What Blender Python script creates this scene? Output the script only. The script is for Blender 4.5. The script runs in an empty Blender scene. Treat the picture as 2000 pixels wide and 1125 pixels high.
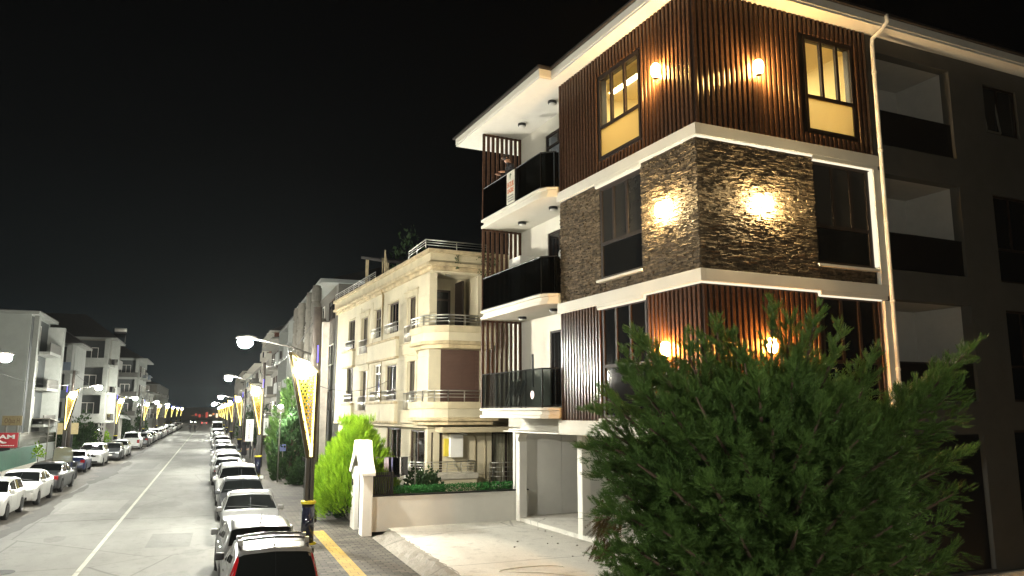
import bpy, bmesh, math, random
import numpy as np
from mathutils import Vector, Matrix
random.seed(7)
rng = np.random.default_rng(11)
R = math.radians
S = bpy.context.scene
C = S.collection

# ------------------------------------------------------------------ camera, sky, exposure
HC = 4.0
PSI, PIT, FPX = R(21.2), R(9.2), 1500.0
cam = bpy.data.objects.new('camera', bpy.data.cameras.new('camera'))
C.objects.link(cam)
cam.location = (0, 0, HC)
cam.rotation_euler = (math.pi / 2 + PIT, 0, -PSI)
cam.data.sensor_width = 36
cam.data.lens = FPX / 2000 * 36
cam.data.clip_end = 3000
cam.data.clip_start = 0.05
S.camera = cam
w = bpy.data.worlds.new('World')
S.world = w
w.use_nodes = True
nt = w.node_tree
bg = nt.nodes['Background']
tc = nt.nodes.new('ShaderNodeTexCoord')
sep = nt.nodes.new('ShaderNodeSeparateXYZ')
nt.links.new(tc.outputs['Generated'], sep.inputs[0])
rmp = nt.nodes.new('ShaderNodeValToRGB')           # town glow low over the street's end, near black overhead
nt.links.new(sep.outputs['Z'], rmp.inputs[0])
cr = rmp.color_ramp
cr.elements[0].position = 0.0; cr.elements[0].color = (.0075, .0120, .0140, 1)
cr.elements[1].position = 0.55; cr.elements[1].color = (.0012, .0012, .0014, 1)
e = cr.elements.new(0.14); e.color = (.0024, .0036, .0042, 1)
e = cr.elements.new(0.3); e.color = (.0014, .0017, .0020, 1)
dotn = nt.nodes.new('ShaderNodeVectorMath'); dotn.operation = 'DOT_PRODUCT'
nt.links.new(tc.outputs['Generated'], dotn.inputs[0]); dotn.inputs[1].default_value = (-.02, 1, 0)
mr = nt.nodes.new('ShaderNodeMapRange')
nt.links.new(dotn.outputs['Value'], mr.inputs['Value'])
mr.inputs['From Min'].default_value = .72; mr.inputs['From Max'].default_value = 1.0
mr.inputs['To Min'].default_value = .28; mr.inputs['To Max'].default_value = 1.0
mul = nt.nodes.new('ShaderNodeMix'); mul.data_type = 'RGBA'; mul.blend_type = 'MULTIPLY'
mul.inputs['Factor'].default_value = 1
nt.links.new(rmp.outputs[0], mul.inputs['A']); nt.links.new(mr.outputs[0], mul.inputs['B'])
nt.links.new(mul.outputs['Result'], bg.inputs[0])
bg.inputs[1].default_value = 1.0
S.view_settings.view_transform = 'Standard'
S.view_settings.look = 'None'
S.view_settings.exposure = 0.22
S.view_settings.gamma = 1
S.cycles.use_denoising = True
S.cycles.max_bounces = 6
S.cycles.diffuse_bounces = 3
S.cycles.glossy_bounces = 3
S.cycles.transparent_max_bounces = 10
S.cycles.transmission_bounces = 4
S.cycles.sample_clamp_indirect = 3
S.cycles.sample_clamp_direct = 0
S.cycles.caustics_reflective = False
S.cycles.caustics_refractive = False
S.cycles.use_light_tree = True

P_GLOBE = 1350.0      # radiance of the frosted globes on the decorative posts
P_COBRA = 1550.0    # radiance of each road lamp lens
P_SCONCE = 1.0

# ------------------------------------------------------------------ pixel -> place (photograph is 2000 x 1125)
_fw = np.array([math.sin(PSI) * math.cos(PIT), math.cos(PSI) * math.cos(PIT), math.sin(PIT)])
_rt = np.array([math.cos(PSI), -math.sin(PSI), 0])
_up = np.array([-math.sin(PSI) * math.sin(PIT), -math.cos(PSI) * math.sin(PIT), math.cos(PIT)])
_c = np.array([0, 0, HC])
def ray(u, v): return _fw + _rt * (u - 1000) / FPX + _up * (562.5 - v) / FPX
def atz(u, v, z=0.):
    d = ray(u, v); return _c + d * (z - HC) / d[2]
def atx(u, v, x):
    d = ray(u, v); return _c + d * (x / d[0])
def aty(u, v, y):
    d = ray(u, v); return _c + d * (y / d[1])

# ------------------------------------------------------------------ materials
MATS = {}
def M(name, col, rough=.6, metal=0., var=.12, scale=4., bump=0., bscale=40., spec=.5, island=0., emit=None, es=0., detail=6):
    if name in MATS: return MATS[name]
    m = bpy.data.materials.new(name); m.use_nodes = True
    n = m.node_tree; p = n.nodes['Principled BSDF']; L = n.links.new
    p.inputs['Roughness'].default_value = rough
    p.inputs['Metallic'].default_value = metal
    p.inputs['Specular IOR Level'].default_value = spec
    t = n.nodes.new('ShaderNodeTexCoord')
    nz = n.nodes.new('ShaderNodeTexNoise'); nz.inputs['Scale'].default_value = scale; nz.inputs['Detail'].default_value = detail
    nz.inputs['Roughness'].default_value = .62
    L(t.outputs['Object'], nz.inputs['Vector'])
    mx = n.nodes.new('ShaderNodeMix'); mx.data_type = 'RGBA'
    lo = [max(0, c * (1 - var)) for c in col]; hi = [min(1, c * (1 + var)) for c in col]
    mx.inputs['A'].default_value = (*lo, 1); mx.inputs['B'].default_value = (*hi, 1)
    mrr = n.nodes.new('ShaderNodeMapRange'); mrr.inputs['From Min'].default_value = .3; mrr.inputs['From Max'].default_value = .7
    L(nz.outputs[0], mrr.inputs['Value']); L(mrr.outputs[0], mx.inputs['Factor'])
    out = mx.outputs['Result']
    if island:
        g = n.nodes.new('ShaderNodeNewGeometry')
        m2 = n.nodes.new('ShaderNodeMix'); m2.data_type = 'RGBA'; m2.blend_type = 'MULTIPLY'; m2.inputs['Factor'].default_value = 1
        r2 = n.nodes.new('ShaderNodeMapRange'); r2.inputs['To Min'].default_value = 1 - island; r2.inputs['To Max'].default_value = 1 + island
        L(g.outputs['Random Per Island'], r2.inputs['Value'])
        L(out, m2.inputs['A']); L(r2.outputs[0], m2.inputs['B']); out = m2.outputs['Result']
    L(out, p.inputs['Base Color'])
    if bump:
        b = n.nodes.new('ShaderNodeBump'); b.inputs['Strength'].default_value = bump; b.inputs['Distance'].default_value = .02
        n2 = n.nodes.new('ShaderNodeTexNoise'); n2.inputs['Scale'].default_value = bscale; n2.inputs['Detail'].default_value = 5
        L(t.outputs['Object'], n2.inputs['Vector']); L(n2.outputs[0], b.inputs['Height']); L(b.outputs[0], p.inputs['Normal'])
    if emit:
        p.inputs['Emission Color'].default_value = (*emit, 1); p.inputs['Emission Strength'].default_value = es
    MATS[name] = m
    return m
def E(name, col, s):
    if name in MATS: return MATS[name]
    m = bpy.data.materials.new(name); m.use_nodes = True
    n = m.node_tree; n.nodes.remove(n.nodes['Principled BSDF'])
    e = n.nodes.new('ShaderNodeEmission'); e.inputs[0].default_value = (*col, 1); e.inputs[1].default_value = s
    n.links.new(e.outputs[0], n.nodes['Material Output'].inputs[0])
    MATS[name] = m
    return m
def GLASS(name, tint, refl_rough=.03, ior=1.5, haze=0.):
    """a tinted pane: what is behind shows through darkened, the rest mirrors"""
    if name in MATS: return MATS[name]
    m = bpy.data.materials.new(name); m.use_nodes = True
    n = m.node_tree; n.nodes.remove(n.nodes['Principled BSDF']); L = n.links.new
    tr = n.nodes.new('ShaderNodeBsdfTransparent'); tr.inputs[0].default_value = (*tint, 1)
    gl = n.nodes.new('ShaderNodeBsdfGlossy'); gl.inputs['Roughness'].default_value = refl_rough
    fr = n.nodes.new('ShaderNodeFresnel'); fr.inputs[0].default_value = ior
    mx = n.nodes.new('ShaderNodeMixShader')
    ge = n.nodes.new('ShaderNodeNewGeometry'); mm = n.nodes.new('ShaderNodeMath'); mm.operation = 'SUBTRACT'; mm.use_clamp = True
    L(fr.outputs[0], mm.inputs[0]); L(ge.outputs['Backfacing'], mm.inputs[1])
    L(mm.outputs[0], mx.inputs[0]); L(tr.outputs[0], mx.inputs[1]); L(gl.outputs[0], mx.inputs[2])
    o = mx.outputs[0]
    if haze:
        d = n.nodes.new('ShaderNodeBsdfTranslucent'); d.inputs[0].default_value = (.9, .80, .50, 1)
        m2 = n.nodes.new('ShaderNodeMixShader'); m2.inputs[0].default_value = haze
        L(o, m2.inputs[1]); L(d.outputs[0], m2.inputs[2]); o = m2.outputs[0]
    L(o, n.nodes['Material Output'].inputs[0])
    MATS[name] = m
    return m
def BRICKY(name, c1, c2, mortar, scale, bw, rh, rough=.8, bump=.4, ms=.012, rot=0., var=.35):
    if name in MATS: return MATS[name]
    m = bpy.data.materials.new(name); m.use_nodes = True
    n = m.node_tree; p = n.nodes['Principled BSDF']; L = n.links.new
    p.inputs['Roughness'].default_value = rough
    t = n.nodes.new('ShaderNodeTexCoord'); mp = n.nodes.new('ShaderNodeMapping'); mp.inputs['Rotation'].default_value = (0, 0, rot)
    L(t.outputs['Object'], mp.inputs[0])
    b = n.nodes.new('ShaderNodeTexBrick'); b.inputs['Scale'].default_value = scale
    b.inputs['Color1'].default_value = (*c1, 1); b.inputs['Color2'].default_value = (*c2, 1); b.inputs['Mortar'].default_value = (*mortar, 1)
    b.inputs['Brick Width'].default_value = bw; b.inputs['Row Height'].default_value = rh; b.inputs['Mortar Size'].default_value = ms
    L(mp.outputs[0], b.inputs['Vector'])
    nz = n.nodes.new('ShaderNodeTexNoise'); nz.inputs['Scale'].default_value = .9; nz.inputs['Detail'].default_value = 8; nz.inputs['Roughness'].default_value = .7
    L(t.outputs['Object'], nz.inputs['Vector'])
    r = n.nodes.new('ShaderNodeMapRange'); r.inputs['From Min'].default_value = .3; r.inputs['From Max'].default_value = .7
    r.inputs['To Min'].default_value = 1 - var; r.inputs['To Max'].default_value = 1 + var
    L(nz.outputs[0], r.inputs['Value'])
    mx = n.nodes.new('ShaderNodeMix'); mx.data_type = 'RGBA'; mx.blend_type = 'MULTIPLY'; mx.inputs['Factor'].default_value = 1
    L(b.outputs['Color'], mx.inputs['A']); L(r.outputs[0], mx.inputs['B']); L(mx.outputs['Result'], p.inputs['Base Color'])
    bp = n.nodes.new('ShaderNodeBump'); bp.inputs['Strength'].default_value = bump; bp.inputs['Distance'].default_value = .02; bp.invert = True
    L(b.outputs['Fac'], bp.inputs['Height']); L(bp.outputs[0], p.inputs['Normal'])
    MATS[name] = m
    return m
def ROAD(name, col, patch, rough=.75, streak=.25):
    """asphalt or concrete: fine grain, broad stains, worn patches with an outline of their own"""
    m = bpy.data.materials.new(name); m.use_nodes = True
    n = m.node_tree; p = n.nodes['Principled BSDF']; L = n.links.new
    p.inputs['Roughness'].default_value = rough
    t = n.nodes.new('ShaderNodeTexCoord'); mp = n.nodes.new('ShaderNodeMapping'); mp.inputs['Scale'].default_value = (1, .35, 1)
    L(t.outputs['Object'], mp.inputs[0])
    a = n.nodes.new('ShaderNodeTexNoise'); a.inputs['Scale'].default_value = .35; a.inputs['Detail'].default_value = 9; a.inputs['Roughness'].default_value = .62
    L(mp.outputs[0], a.inputs['Vector'])
    f = n.nodes.new('ShaderNodeTexNoise'); f.inputs['Scale'].default_value = 55; f.inputs['Detail'].default_value = 4
    L(t.outputs['Object'], f.inputs['Vector'])
    r = n.nodes.new('ShaderNodeValToRGB'); r.color_ramp.elements[0].position = .36; r.color_ramp.elements[1].position = .60
    r.color_ramp.elements[0].color = (*patch, 1); r.color_ramp.elements[1].color = (*col, 1)
    L(a.outputs[0], r.inputs[0])
    g = n.nodes.new('ShaderNodeMapRange'); g.inputs['From Min'].default_value = .3; g.inputs['From Max'].default_value = .7
    g.inputs['To Min'].default_value = 1 - streak; g.inputs['To Max'].default_value = 1 + streak
    L(f.outputs[0], g.inputs['Value'])
    mx = n.nodes.new('ShaderNodeMix'); mx.data_type = 'RGBA'; mx.blend_type = 'MULTIPLY'; mx.inputs['Factor'].default_value = 1
    # scattered dark spots and hairline cracks
    v = n.nodes.new('ShaderNodeTexVoronoi'); v.feature = 'DISTANCE_TO_EDGE'; v.inputs['Scale'].default_value = .22
    dn = n.nodes.new('ShaderNodeMix'); dn.data_type = 'VECTOR'; dn.inputs['Factor'].default_value = .12
    L(t.outputs['Object'], dn.inputs['A']); L(a.outputs['Color'], dn.inputs['B']); L(dn.outputs['Result'], v.inputs['Vector'])
    vr = n.nodes.new('ShaderNodeMapRange'); vr.inputs['From Max'].default_value = .006; vr.inputs['To Min'].default_value = .55; L(v.outputs['Distance'], vr.inputs['Value'])
    sp = n.nodes.new('ShaderNodeTexNoise'); sp.inputs['Scale'].default_value = 2.6; sp.inputs['Detail'].default_value = 7; sp.inputs['Roughness'].default_value = .75; L(t.outputs['Object'], sp.inputs['Vector'])
    sr_ = n.nodes.new('ShaderNodeMapRange'); sr_.inputs['From Min'].default_value = .34; sr_.inputs['From Max'].default_value = .46; sr_.inputs['To Min'].default_value = .72; L(sp.outputs[0], sr_.inputs['Value'])
    k1 = n.nodes.new('ShaderNodeMath'); k1.operation = 'MULTIPLY'; L(vr.outputs[0], k1.inputs[0]); L(sr_.outputs[0], k1.inputs[1])
    k2 = n.nodes.new('ShaderNodeMath'); k2.operation = 'MULTIPLY'; L(k1.outputs[0], k2.inputs[0]); L(g.outputs[0], k2.inputs[1])
    L(r.outputs[0], mx.inputs['A']); L(k2.outputs[0], mx.inputs['B']); L(mx.outputs['Result'], p.inputs['Base Color'])
    bp = n.nodes.new('ShaderNodeBump'); bp.inputs['Strength'].default_value = .3; bp.inputs['Distance'].default_value = .01
    L(f.outputs[0], bp.inputs['Height']); L(bp.outputs[0], p.inputs['Normal'])
    MATS[name] = m
    return m
def LEAF(name, lo, hi, rough=.6):
    m = bpy.data.materials.new(name); m.use_nodes = True
    n = m.node_tree; p = n.nodes['Principled BSDF']; L = n.links.new
    p.inputs['Roughness'].default_value = rough; p.inputs['Specular IOR Level'].default_value = .25
    g = n.nodes.new('ShaderNodeNewGeometry'); t = n.nodes.new('ShaderNodeTexCoord')
    nz = n.nodes.new('ShaderNodeTexNoise'); nz.inputs['Scale'].default_value = 1.8; nz.inputs['Detail'].default_value = 3
    L(t.outputs['Object'], nz.inputs['Vector'])
    ad = n.nodes.new('ShaderNodeMath'); ad.operation = 'MULTIPLY_ADD'; ad.inputs[1].default_value = .45
    L(g.outputs['Random Per Island'], ad.inputs[0]); L(nz.outputs[0], ad.inputs[2])
    r = n.nodes.new('ShaderNodeMapRange'); r.inputs['From Min'].default_value = .35; r.inputs['From Max'].default_value = 1.05
    L(ad.outputs[0], r.inputs['Value'])
    mx = n.nodes.new('ShaderNodeMix'); mx.data_type = 'RGBA'
    mx.inputs['A'].default_value = (*lo, 1); mx.inputs['B'].default_value = (*hi, 1)
    L(r.outputs[0], mx.inputs['Factor']); L(mx.outputs['Result'], p.inputs['Base Color'])
    tr = n.nodes.new('ShaderNodeBsdfTranslucent'); L(mx.outputs['Result'], tr.inputs[0])
    ms = n.nodes.new('ShaderNodeMixShader'); ms.inputs[0].default_value = .3
    L(p.outputs[0], ms.inputs[1]); L(tr.outputs[0], ms.inputs[2]); L(ms.outputs[0], n.nodes['Material Output'].inputs[0])
    MATS[name] = m
    return m

ROAD('asphalt', (.255, .255, .232), (.165, .165, .150))
ROAD('shoulder', (.17, .155, .13), (.10, .092, .078), streak=.35)
ROAD('lot concrete', (.74, .72, .65), (.55, .53, .47), streak=.14)
ROAD('rough concrete', (.30, .28, .24), (.19, .175, .145), streak=.5)
ROAD('soil', (.06, .055, .04), (.035, .032, .024), streak=.5)
ROAD('wet patch', (.105, .10, .088), (.07, .066, .058), streak=.3)
BRICKY('pavers', (.125, .110, .088), (.060, .055, .046), (.018, .017, .015), 1, .34, .17, bump=.8, ms=.016, var=.5)
BRICKY('tactile', (.42, .29, .065), (.35, .24, .05), (.16, .12, .04), 1, .3, .3, bump=.6, ms=.01, var=.3)
M('kerb', (.28, .27, .24), .8, var=.3, bump=.4)
M('line paint', (.50, .49, .42), .7, var=.35, scale=9)
M('iron', (.05, .048, .045), .6, .4, bump=.5, bscale=90)
M('cream wall', (.70, .64, .51), .75, var=.05, scale=2, bump=.12, bscale=160)
M('white wall', (.63, .605, .52), .75, var=.05, scale=1.4, bump=.1, bscale=140)
M('lifted white', (.84, .82, .75), .75, var=.05, scale=1.4, bump=.1, bscale=140)  # copy of the white wall, lightened in place of stronger lamp light
M('soffit', (.74, .72, .65), .8, var=.03)
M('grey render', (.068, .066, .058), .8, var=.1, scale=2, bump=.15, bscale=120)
M('loggia wall', (.40, .39, .355), .8, var=.05)
M('slat', (.070, .038, .025), .24, var=.3, scale=14, spec=.14)
M('slat back', (.012, .006, .004), .5)
M('dark frame', (.02, .013, .010), .6, var=.1, spec=.2)
M('black metal', (.012, .012, .013), .4, .3)
M('stone', (.105, .078, .048), .8, var=.5, scale=9, bump=.9, bscale=26, island=.45, spec=.15)
M('stone back', (.03, .024, .018), .9)
M('roof tile', (.022, .017, .015), .7, var=.3)
M('dark pane', (.008, .009, .010), .04, spec=.6, var=.05)
M('dim pane', (.034, .033, .031), .05, spec=.6, var=.15, scale=.5)
GLASS('clear pane', (.92, .93, .92))
GLASS('film pane', (.35, .34, .32), haze=.55)
GLASS('rail glass', (.42, .45, .45), ior=1.6)
GLASS('smoked glass', (.13, .14, .15), ior=1.6)
M('room wall', (.80, .68, .38), .8, var=.02)
M('room ceiling', (.82, .74, .52), .8, var=.02)
M('room floor', (.30, .2, .1), .5)
M('steel', (.62, .60, .55), .28, .9)
M('pipe plastic', (.68, .67, .60), .45)
E('led white', (1, .88, .66), 1.0)
E('led yellow', (1, .84, .24), 4.5)
E('led blue', (.16, .13, 1), 3.2)
E('globe', (1, .94, .80), P_GLOBE)
E('globe half', (1, .95, .82), P_GLOBE * .5)
E('globe dim', (1, .95, .82), P_GLOBE * .27)
E('globe warm', (1, .62, .25), P_GLOBE)
M('post paint', (.055, .052, .046), .42, .5)
M('frame bronze', (.045, .036, .018), .5, .3, spec=.2)
M('post grey', (.22, .21, .18), .4, .6)
M('gold ring', (.75, .62, .04), .45, .3)
M('lattice', (.11, .066, .004), .6, .0, emit=(1, .60, .04), es=.42, spec=.1)  # glows a little itself, in place of light from the led outline
M('sleeve', (.010, .011, .022), .12, spec=.7)
M('concrete pole', (.30, .27, .23), .85, var=.2, bump=.3)
M('wood pole', (.05, .040, .032), .85, var=.3, bump=.3)
M('wire', (.02, .02, .02), .6)
M('bark', (.06, .04, .025), .9, var=.4, bump=.5)
LEAF('cypress leaf', (.028, .064, .016), (.108, .20, .042))
LEAF('lime leaf', (.07, .19, .008), (.34, .54, .03))
LEAF('shrub leaf', (.014, .035, .012), (.05, .095, .03))
LEAF('hedge leaf', (.012, .09, .015), (.05, .22, .05))
LEAF('brown spray', (.05, .035, .012), (.11, .075, .025))
M('yellow wall', (.56, .50, .35), .78, var=.10, scale=1.1, bump=.12, bscale=110, detail=9)
M('yellow trim', (.50, .43, .28), .78, var=.15, scale=1.6, detail=9)
M('stained trim', (.46, .37, .22), .85, var=.38, scale=1.9, detail=10)
M('shutter', (.085, .045, .032), .5, var=.1)
M('brown frame', (.05, .028, .018), .45)
M('white pvc', (.70, .69, .62), .4)
M('curtain', (.55, .50, .38), .85, var=.15, scale=8)
M('box white', (.75, .74, .68), .5, var=.04)
M('terrace stone', (.45, .42, .34), .8, var=.15)

# ------------------------------------------------------------------ objects
OFF = {}
def tag(o, label=None, cat=None, group=None, kind=None):
    if label: o['label'] = label
    if cat: o['category'] = cat
    if group: o['group'] = group
    if kind: o['kind'] = kind
    return o
def thing(name, label, cat, loc=(0, 0, 0), group=None):
    o = bpy.data.objects.new(name, None); C.objects.link(o)
    o.location = loc; o.empty_display_size = .2
    OFF[o.name] = Vector(loc)
    return tag(o, label, cat, group)
class Fr:
    """plan frame: s along a wall, d into it, z up"""
    def __init__(s, o, sd, dd): s.o, s.s, s.d = np.array(o, float), np.array(sd, float), np.array(dd, float)
    def __call__(f, s, d, z):
        q = f.o[:2] + f.s[:2] * s + f.d[:2] * d
        return (q[0], q[1], z + f.o[2])
W0 = Fr((0, 0, 0), (1, 0), (0, 1))
class MB:
    def __init__(s): s.v, s.f, s.m = [], [], []
    def add(s, vs, fs, mi=0):
        n = len(s.v); s.v += [tuple(x) for x in vs]; s.f += [tuple(i + n for i in f) for f in fs]; s.m += [mi] * len(fs); return s
    def box(s, fr, s0, s1, d0, d1, z0, z1, mi=0):
        p = [fr(a, b, c) for c in (z0, z1) for (a, b) in ((s0, d0), (s1, d0), (s1, d1), (s0, d1))]
        return s.add(p, [(0, 3, 2, 1), (4, 5, 6, 7), (0, 1, 5, 4), (1, 2, 6, 5), (2, 3, 7, 6), (3, 0, 4, 7)], mi)
    def prism(s, pts, z0, z1, fr=W0, mi=0):
        n = len(pts)
        vs = [fr(a, b, z0) for a, b in pts] + [fr(a, b, z1) for a, b in pts]
        return s.add(vs, [tuple(range(n))[::-1], tuple(range(n, 2 * n))] + [(i, (i + 1) % n, n + (i + 1) % n, n + i) for i in range(n)], mi)
    def extr(s, pts, d0, d1, fr=W0, mi=0):
        """outline in (s, z) extruded along d"""
        n = len(pts)
        vs = [fr(a, d0, c) for a, c in pts] + [fr(a, d1, c) for a, c in pts]
        return s.add(vs, [tuple(range(n)), tuple(range(n, 2 * n))[::-1]] + [(i, (i + 1) % n, n + (i + 1) % n, n + i) for i in range(n)], mi)
    def tube(s, pts, r, n=8, mi=0, cap=True):
        pts = [Vector(p) for p in pts]; rs = r if isinstance(r, (list, tuple)) else [r] * len(pts)
        base = len(s.v); k = len(pts)
        for i, p in enumerate(pts):
            d = (pts[min(i + 1, k - 1)] - pts[max(i - 1, 0)]).normalized()
            x = d.cross(Vector((0, 0, 1)))
            if x.length < 1e-3: x = Vector((1, 0, 0))
            x.normalize(); y = d.cross(x)
            for j in range(n):
                a = 2 * math.pi * j / n
                s.v.append(tuple(p + (x * math.cos(a) + y * math.sin(a)) * rs[i]))
        for i in range(k - 1):
            for j in range(n):
                s.f.append((base + i * n + j, base + i * n + (j + 1) % n, base + (i + 1) * n + (j + 1) % n, base + (i + 1) * n + j)); s.m.append(mi)
        if cap:
            s.f.append(tuple(base + j for j in range(n))[::-1]); s.m.append(mi)
            s.f.append(tuple(base + (k - 1) * n + j for j in range(n))); s.m.append(mi)
        return s
    def lathe(s, prof, c=(0, 0, 0), n=16, axis='z', mi=0):
        """profile (radius, height)"""
        base = len(s.v); k = len(prof)
        for r, h in prof:
            for j in range(n):
                a = 2 * math.pi * j / n; x, y = r * math.cos(a), r * math.sin(a)
                q = (x, y, h) if axis == 'z' else ((h, x, y) if axis == 'x' else (x, h, y))
                s.v.append((c[0] + q[0], c[1] + q[1], c[2] + q[2]))
        for i in range(k - 1):
            for j in range(n):
                s.f.append((base + i * n + j, base + i * n + (j + 1) % n, base + (i + 1) * n + (j + 1) % n, base + (i + 1) * n + j)); s.m.append(mi)
        s.f.append(tuple(base + j for j in range(n))[::-1]); s.m.append(mi)
        s.f.append(tuple(base + (k - 1) * n + j for j in range(n))); s.m.append(mi)
        return s
    def sphere(s, c, r, n=16, sq=1., mi=0):
        k = n // 2
        return s.lathe([(max(r * math.sin(math.pi * i / k), r * .01), -r * sq * math.cos(math.pi * i / k)) for i in range(k + 1)], c, n, mi=mi)
    def build(s, name, mat, parent=None, smooth=False, recalc=True, bevel=0., base=None):
        me = bpy.data.meshes.new(name)
        if parent is not None: off = OFF[parent.name]
        elif base is not None: off = Vector(base)
        else:
            a = np.array(s.v); off = Vector(((a[:, 0].min() + a[:, 0].max()) / 2, (a[:, 1].min() + a[:, 1].max()) / 2, a[:, 2].min()))
        me.from_pydata([(x - off.x, y - off.y, z - off.z) for x, y, z in s.v], [], s.f)
        mats = mat if isinstance(mat, (list, tuple)) else [mat]
        for k in mats: me.materials.append(MATS[k])
        if len(mats) > 1: me.polygons.foreach_set('material_index', s.m)
        if recalc:
            bm = bmesh.new(); bm.from_mesh(me); bmesh.ops.recalc_face_normals(bm, faces=bm.faces); bm.to_mesh(me); bm.free()
        if smooth: me.polygons.foreach_set('use_smooth', [True] * len(me.polygons))
        me.update()
        o = bpy.data.objects.new(name, me); C.objects.link(o)
        if parent is not None: o.parent = parent
        else: o.location = off
        OFF[o.name] = off
        if bevel:
            b = o.modifiers.new('bevel', 'BEVEL'); b.width = bevel; b.segments = 2; b.limit_method = 'ANGLE'; b.angle_limit = R(40)
        return o
def dup(root, loc, rz=0., label=None, group=None):
    r = root.copy(); C.objects.link(r); r.location = loc; r.rotation_euler = (0, 0, rz)
    if label: r['label'] = label
    if group: r['group'] = group
    for ch in list(root.children):
        c = ch.copy(); C.objects.link(c); c.parent = r
        for g in ch.children:
            d = g.copy(); C.objects.link(d); d.parent = c
    return r
def text(body, fr, s, d, z, h, mat, parent, name='lettering', flip=1, width=None, bold=.0, vert=False):
    """raised letters standing on a plane of frame fr, their baseline from s, reading along +s*flip"""
    cu = bpy.data.curves.new('t', 'FONT'); cu.body = body; cu.size = 1; cu.extrude = .01; cu.offset = bold
    t = bpy.data.objects.new('t', cu); C.objects.link(t)
    bpy.context.view_layer.update()
    me = bpy.data.meshes.new_from_object(t.evaluated_get(bpy.context.evaluated_depsgraph_get()))
    bpy.data.objects.remove(t)
    co = np.array([v.co[:] for v in me.vertices])
    sc = h / .7; wd = np.ptp(co[:, 0]); sx = sc if width is None else width / wd
    mb = MB()
    x0 = co[:, 0].min()
    for x, y, q in co:
        a, b = (x - x0) * sx, y * sc
        if vert: a, b = -b, (x - x0) * sx
        mb.v.append(fr(s + flip * a, d - q * .4, z + b))
    mb.f = [tuple(p.vertices) for p in me.polygons]; mb.m = [0] * len(mb.f)
    return mb.build(name, mat, parent, recalc=False)
def wall(mb, fr, s0, s1, z0, z1, ops, d0=0., d1=.2):
    """a wall with openings (s0, s1, z0, z1)"""
    xs = sorted({s0, s1, *[o[0] for o in ops], *[o[1] for o in ops]})
    for a, b in zip(xs, xs[1:]):
        col = sorted([o for o in ops if o[0] <= a + 1e-6 and o[1] >= b - 1e-6], key=lambda o: o[2])
        z = z0
        for o in col:
            if o[2] > z + 1e-4: mb.box(fr, a, b, d0, d1, z, o[2])
            z = o[3]
        if z1 > z + 1e-4: mb.box(fr, a, b, d0, d1, z, z1)
def window(root, fr, s0, s1, z0, z1, d=.06, mull=(), tran=None, fm='dark frame', pane='dark pane', low=None, ft=.06, sill=None, name='window', depth=.07, lowmull=False):
    """frame with mullions; its panes (and sill) are sub-parts"""
    m = MB(); t = ft
    m.box(fr, s0, s0 + t, d, d + depth, z0, z1); m.box(fr, s1 - t, s1, d, d + depth, z0, z1)
    m.box(fr, s0 + t, s1 - t, d, d + depth, z0, z0 + t); m.box(fr, s0 + t, s1 - t, d, d + depth, z1 - t, z1)
    zt = z0 + t
    if tran:
        m.box(fr, s0 + t, s1 - t, d, d + depth, tran - t / 2, tran + t / 2); zt = tran + t / 2
    for q in mull: m.box(fr, q - t / 2, q + t / 2, d + .002, d + depth - .002, z0 + t if lowmull or not tran else zt, z1 - t)
    o = m.build(name, fm, root)
    xs = [s0 + t] + [x for q in mull for x in (q - t / 2, q + t / 2)] + [s1 - t]
    p = MB()
    for a, b in zip(xs[::2], xs[1::2]): p.box(fr, a, b, d + depth * .4, d + depth * .55, zt, z1 - t)
    p.build('pane', pane, o)
    if tran:
        MB().box(fr, s0 + t, s1 - t, d + depth * .4, d + depth * .55, z0 + t, tran - t / 2).build('pane', low or pane, o)
    if sill: MB().box(fr, s0 - .04, s1 + .04, d - .12, d + .02, z0 - .06, z0 - .004).build('sill', sill, o)
    return o
def railing(root, pts, z0, h, nbar=4, mat='steel', step=1.1, r=.018, parent=None, fr=W0, vert=0):
    """posts with horizontal bars along a plan polyline"""
    m = MB()
    P = [Vector(fr(a, b, 0)) for a, b in pts]
    for k in range(nbar):
        z = z0 + h * (1 - k / nbar * .88)
        m.tube([(p.x, p.y, z + p.z) for p in P], r * (1.3 if k == 0 else .75), 6)
    for p, q in zip(P, P[1:]):
        n = max(1, round((q - p).length / (vert or step)))
        for i in range(n + 1):
            c = p.lerp(q, i / n); m.tube([(c.x, c.y, z0 + c.z), (c.x, c.y, z0 + h + c.z)], r * (.7 if vert else 1.1), 6)
    return m.build('railing', mat, root, smooth=True)

# ================================================================== THE SETTING
def sheet(name, mat, pts, z, kind='structure'):
    mb = MB(); mb.add([(x, y, z if not callable(z) else z(x, y)) for x, y in pts], [tuple(range(len(pts)))])
    return tag(mb.build(name, mat, recalc=False, base=(0, 0, 0)), kind=kind)
sheet('ground', 'soil', [(-70, -16), (70, -16), (70, 470), (-70, 470)], -.012)
sheet('shoulder', 'shoulder', [(-9.6, -14), (-6.0, -14), (-6.0, 420), (-9.6, 420)], -.005)
sheet('road', 'asphalt', [(-6.35, -14), (2.26, -14), (2.26, 420), (-6.35, 420)], 0)
sheet('cross_road', 'asphalt', [(-60, 421), (60, 421), (60, 432), (-60, 432)], -.004)
def blob_edge(name, mat, x0, y0, y1, wd, z, seed, step=.7):
    r = random.Random(seed); L_, R_ = [], []
    n = int((y1 - y0) / step)
    for i in range(n + 1):
        t = i / n; y = y0 + (y1 - y0) * t
        k = math.sin(math.pi * t) ** .6
        c = x0 + .12 * math.sin(y * .5 + seed) + r.uniform(-.05, .05)
        L_.append((c - wd * k * r.uniform(.3, .75), y)); R_.append((c + wd * k * r.uniform(.2, .42), y))
    return sheet(name, mat, R_ + L_[::-1], z)
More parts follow.
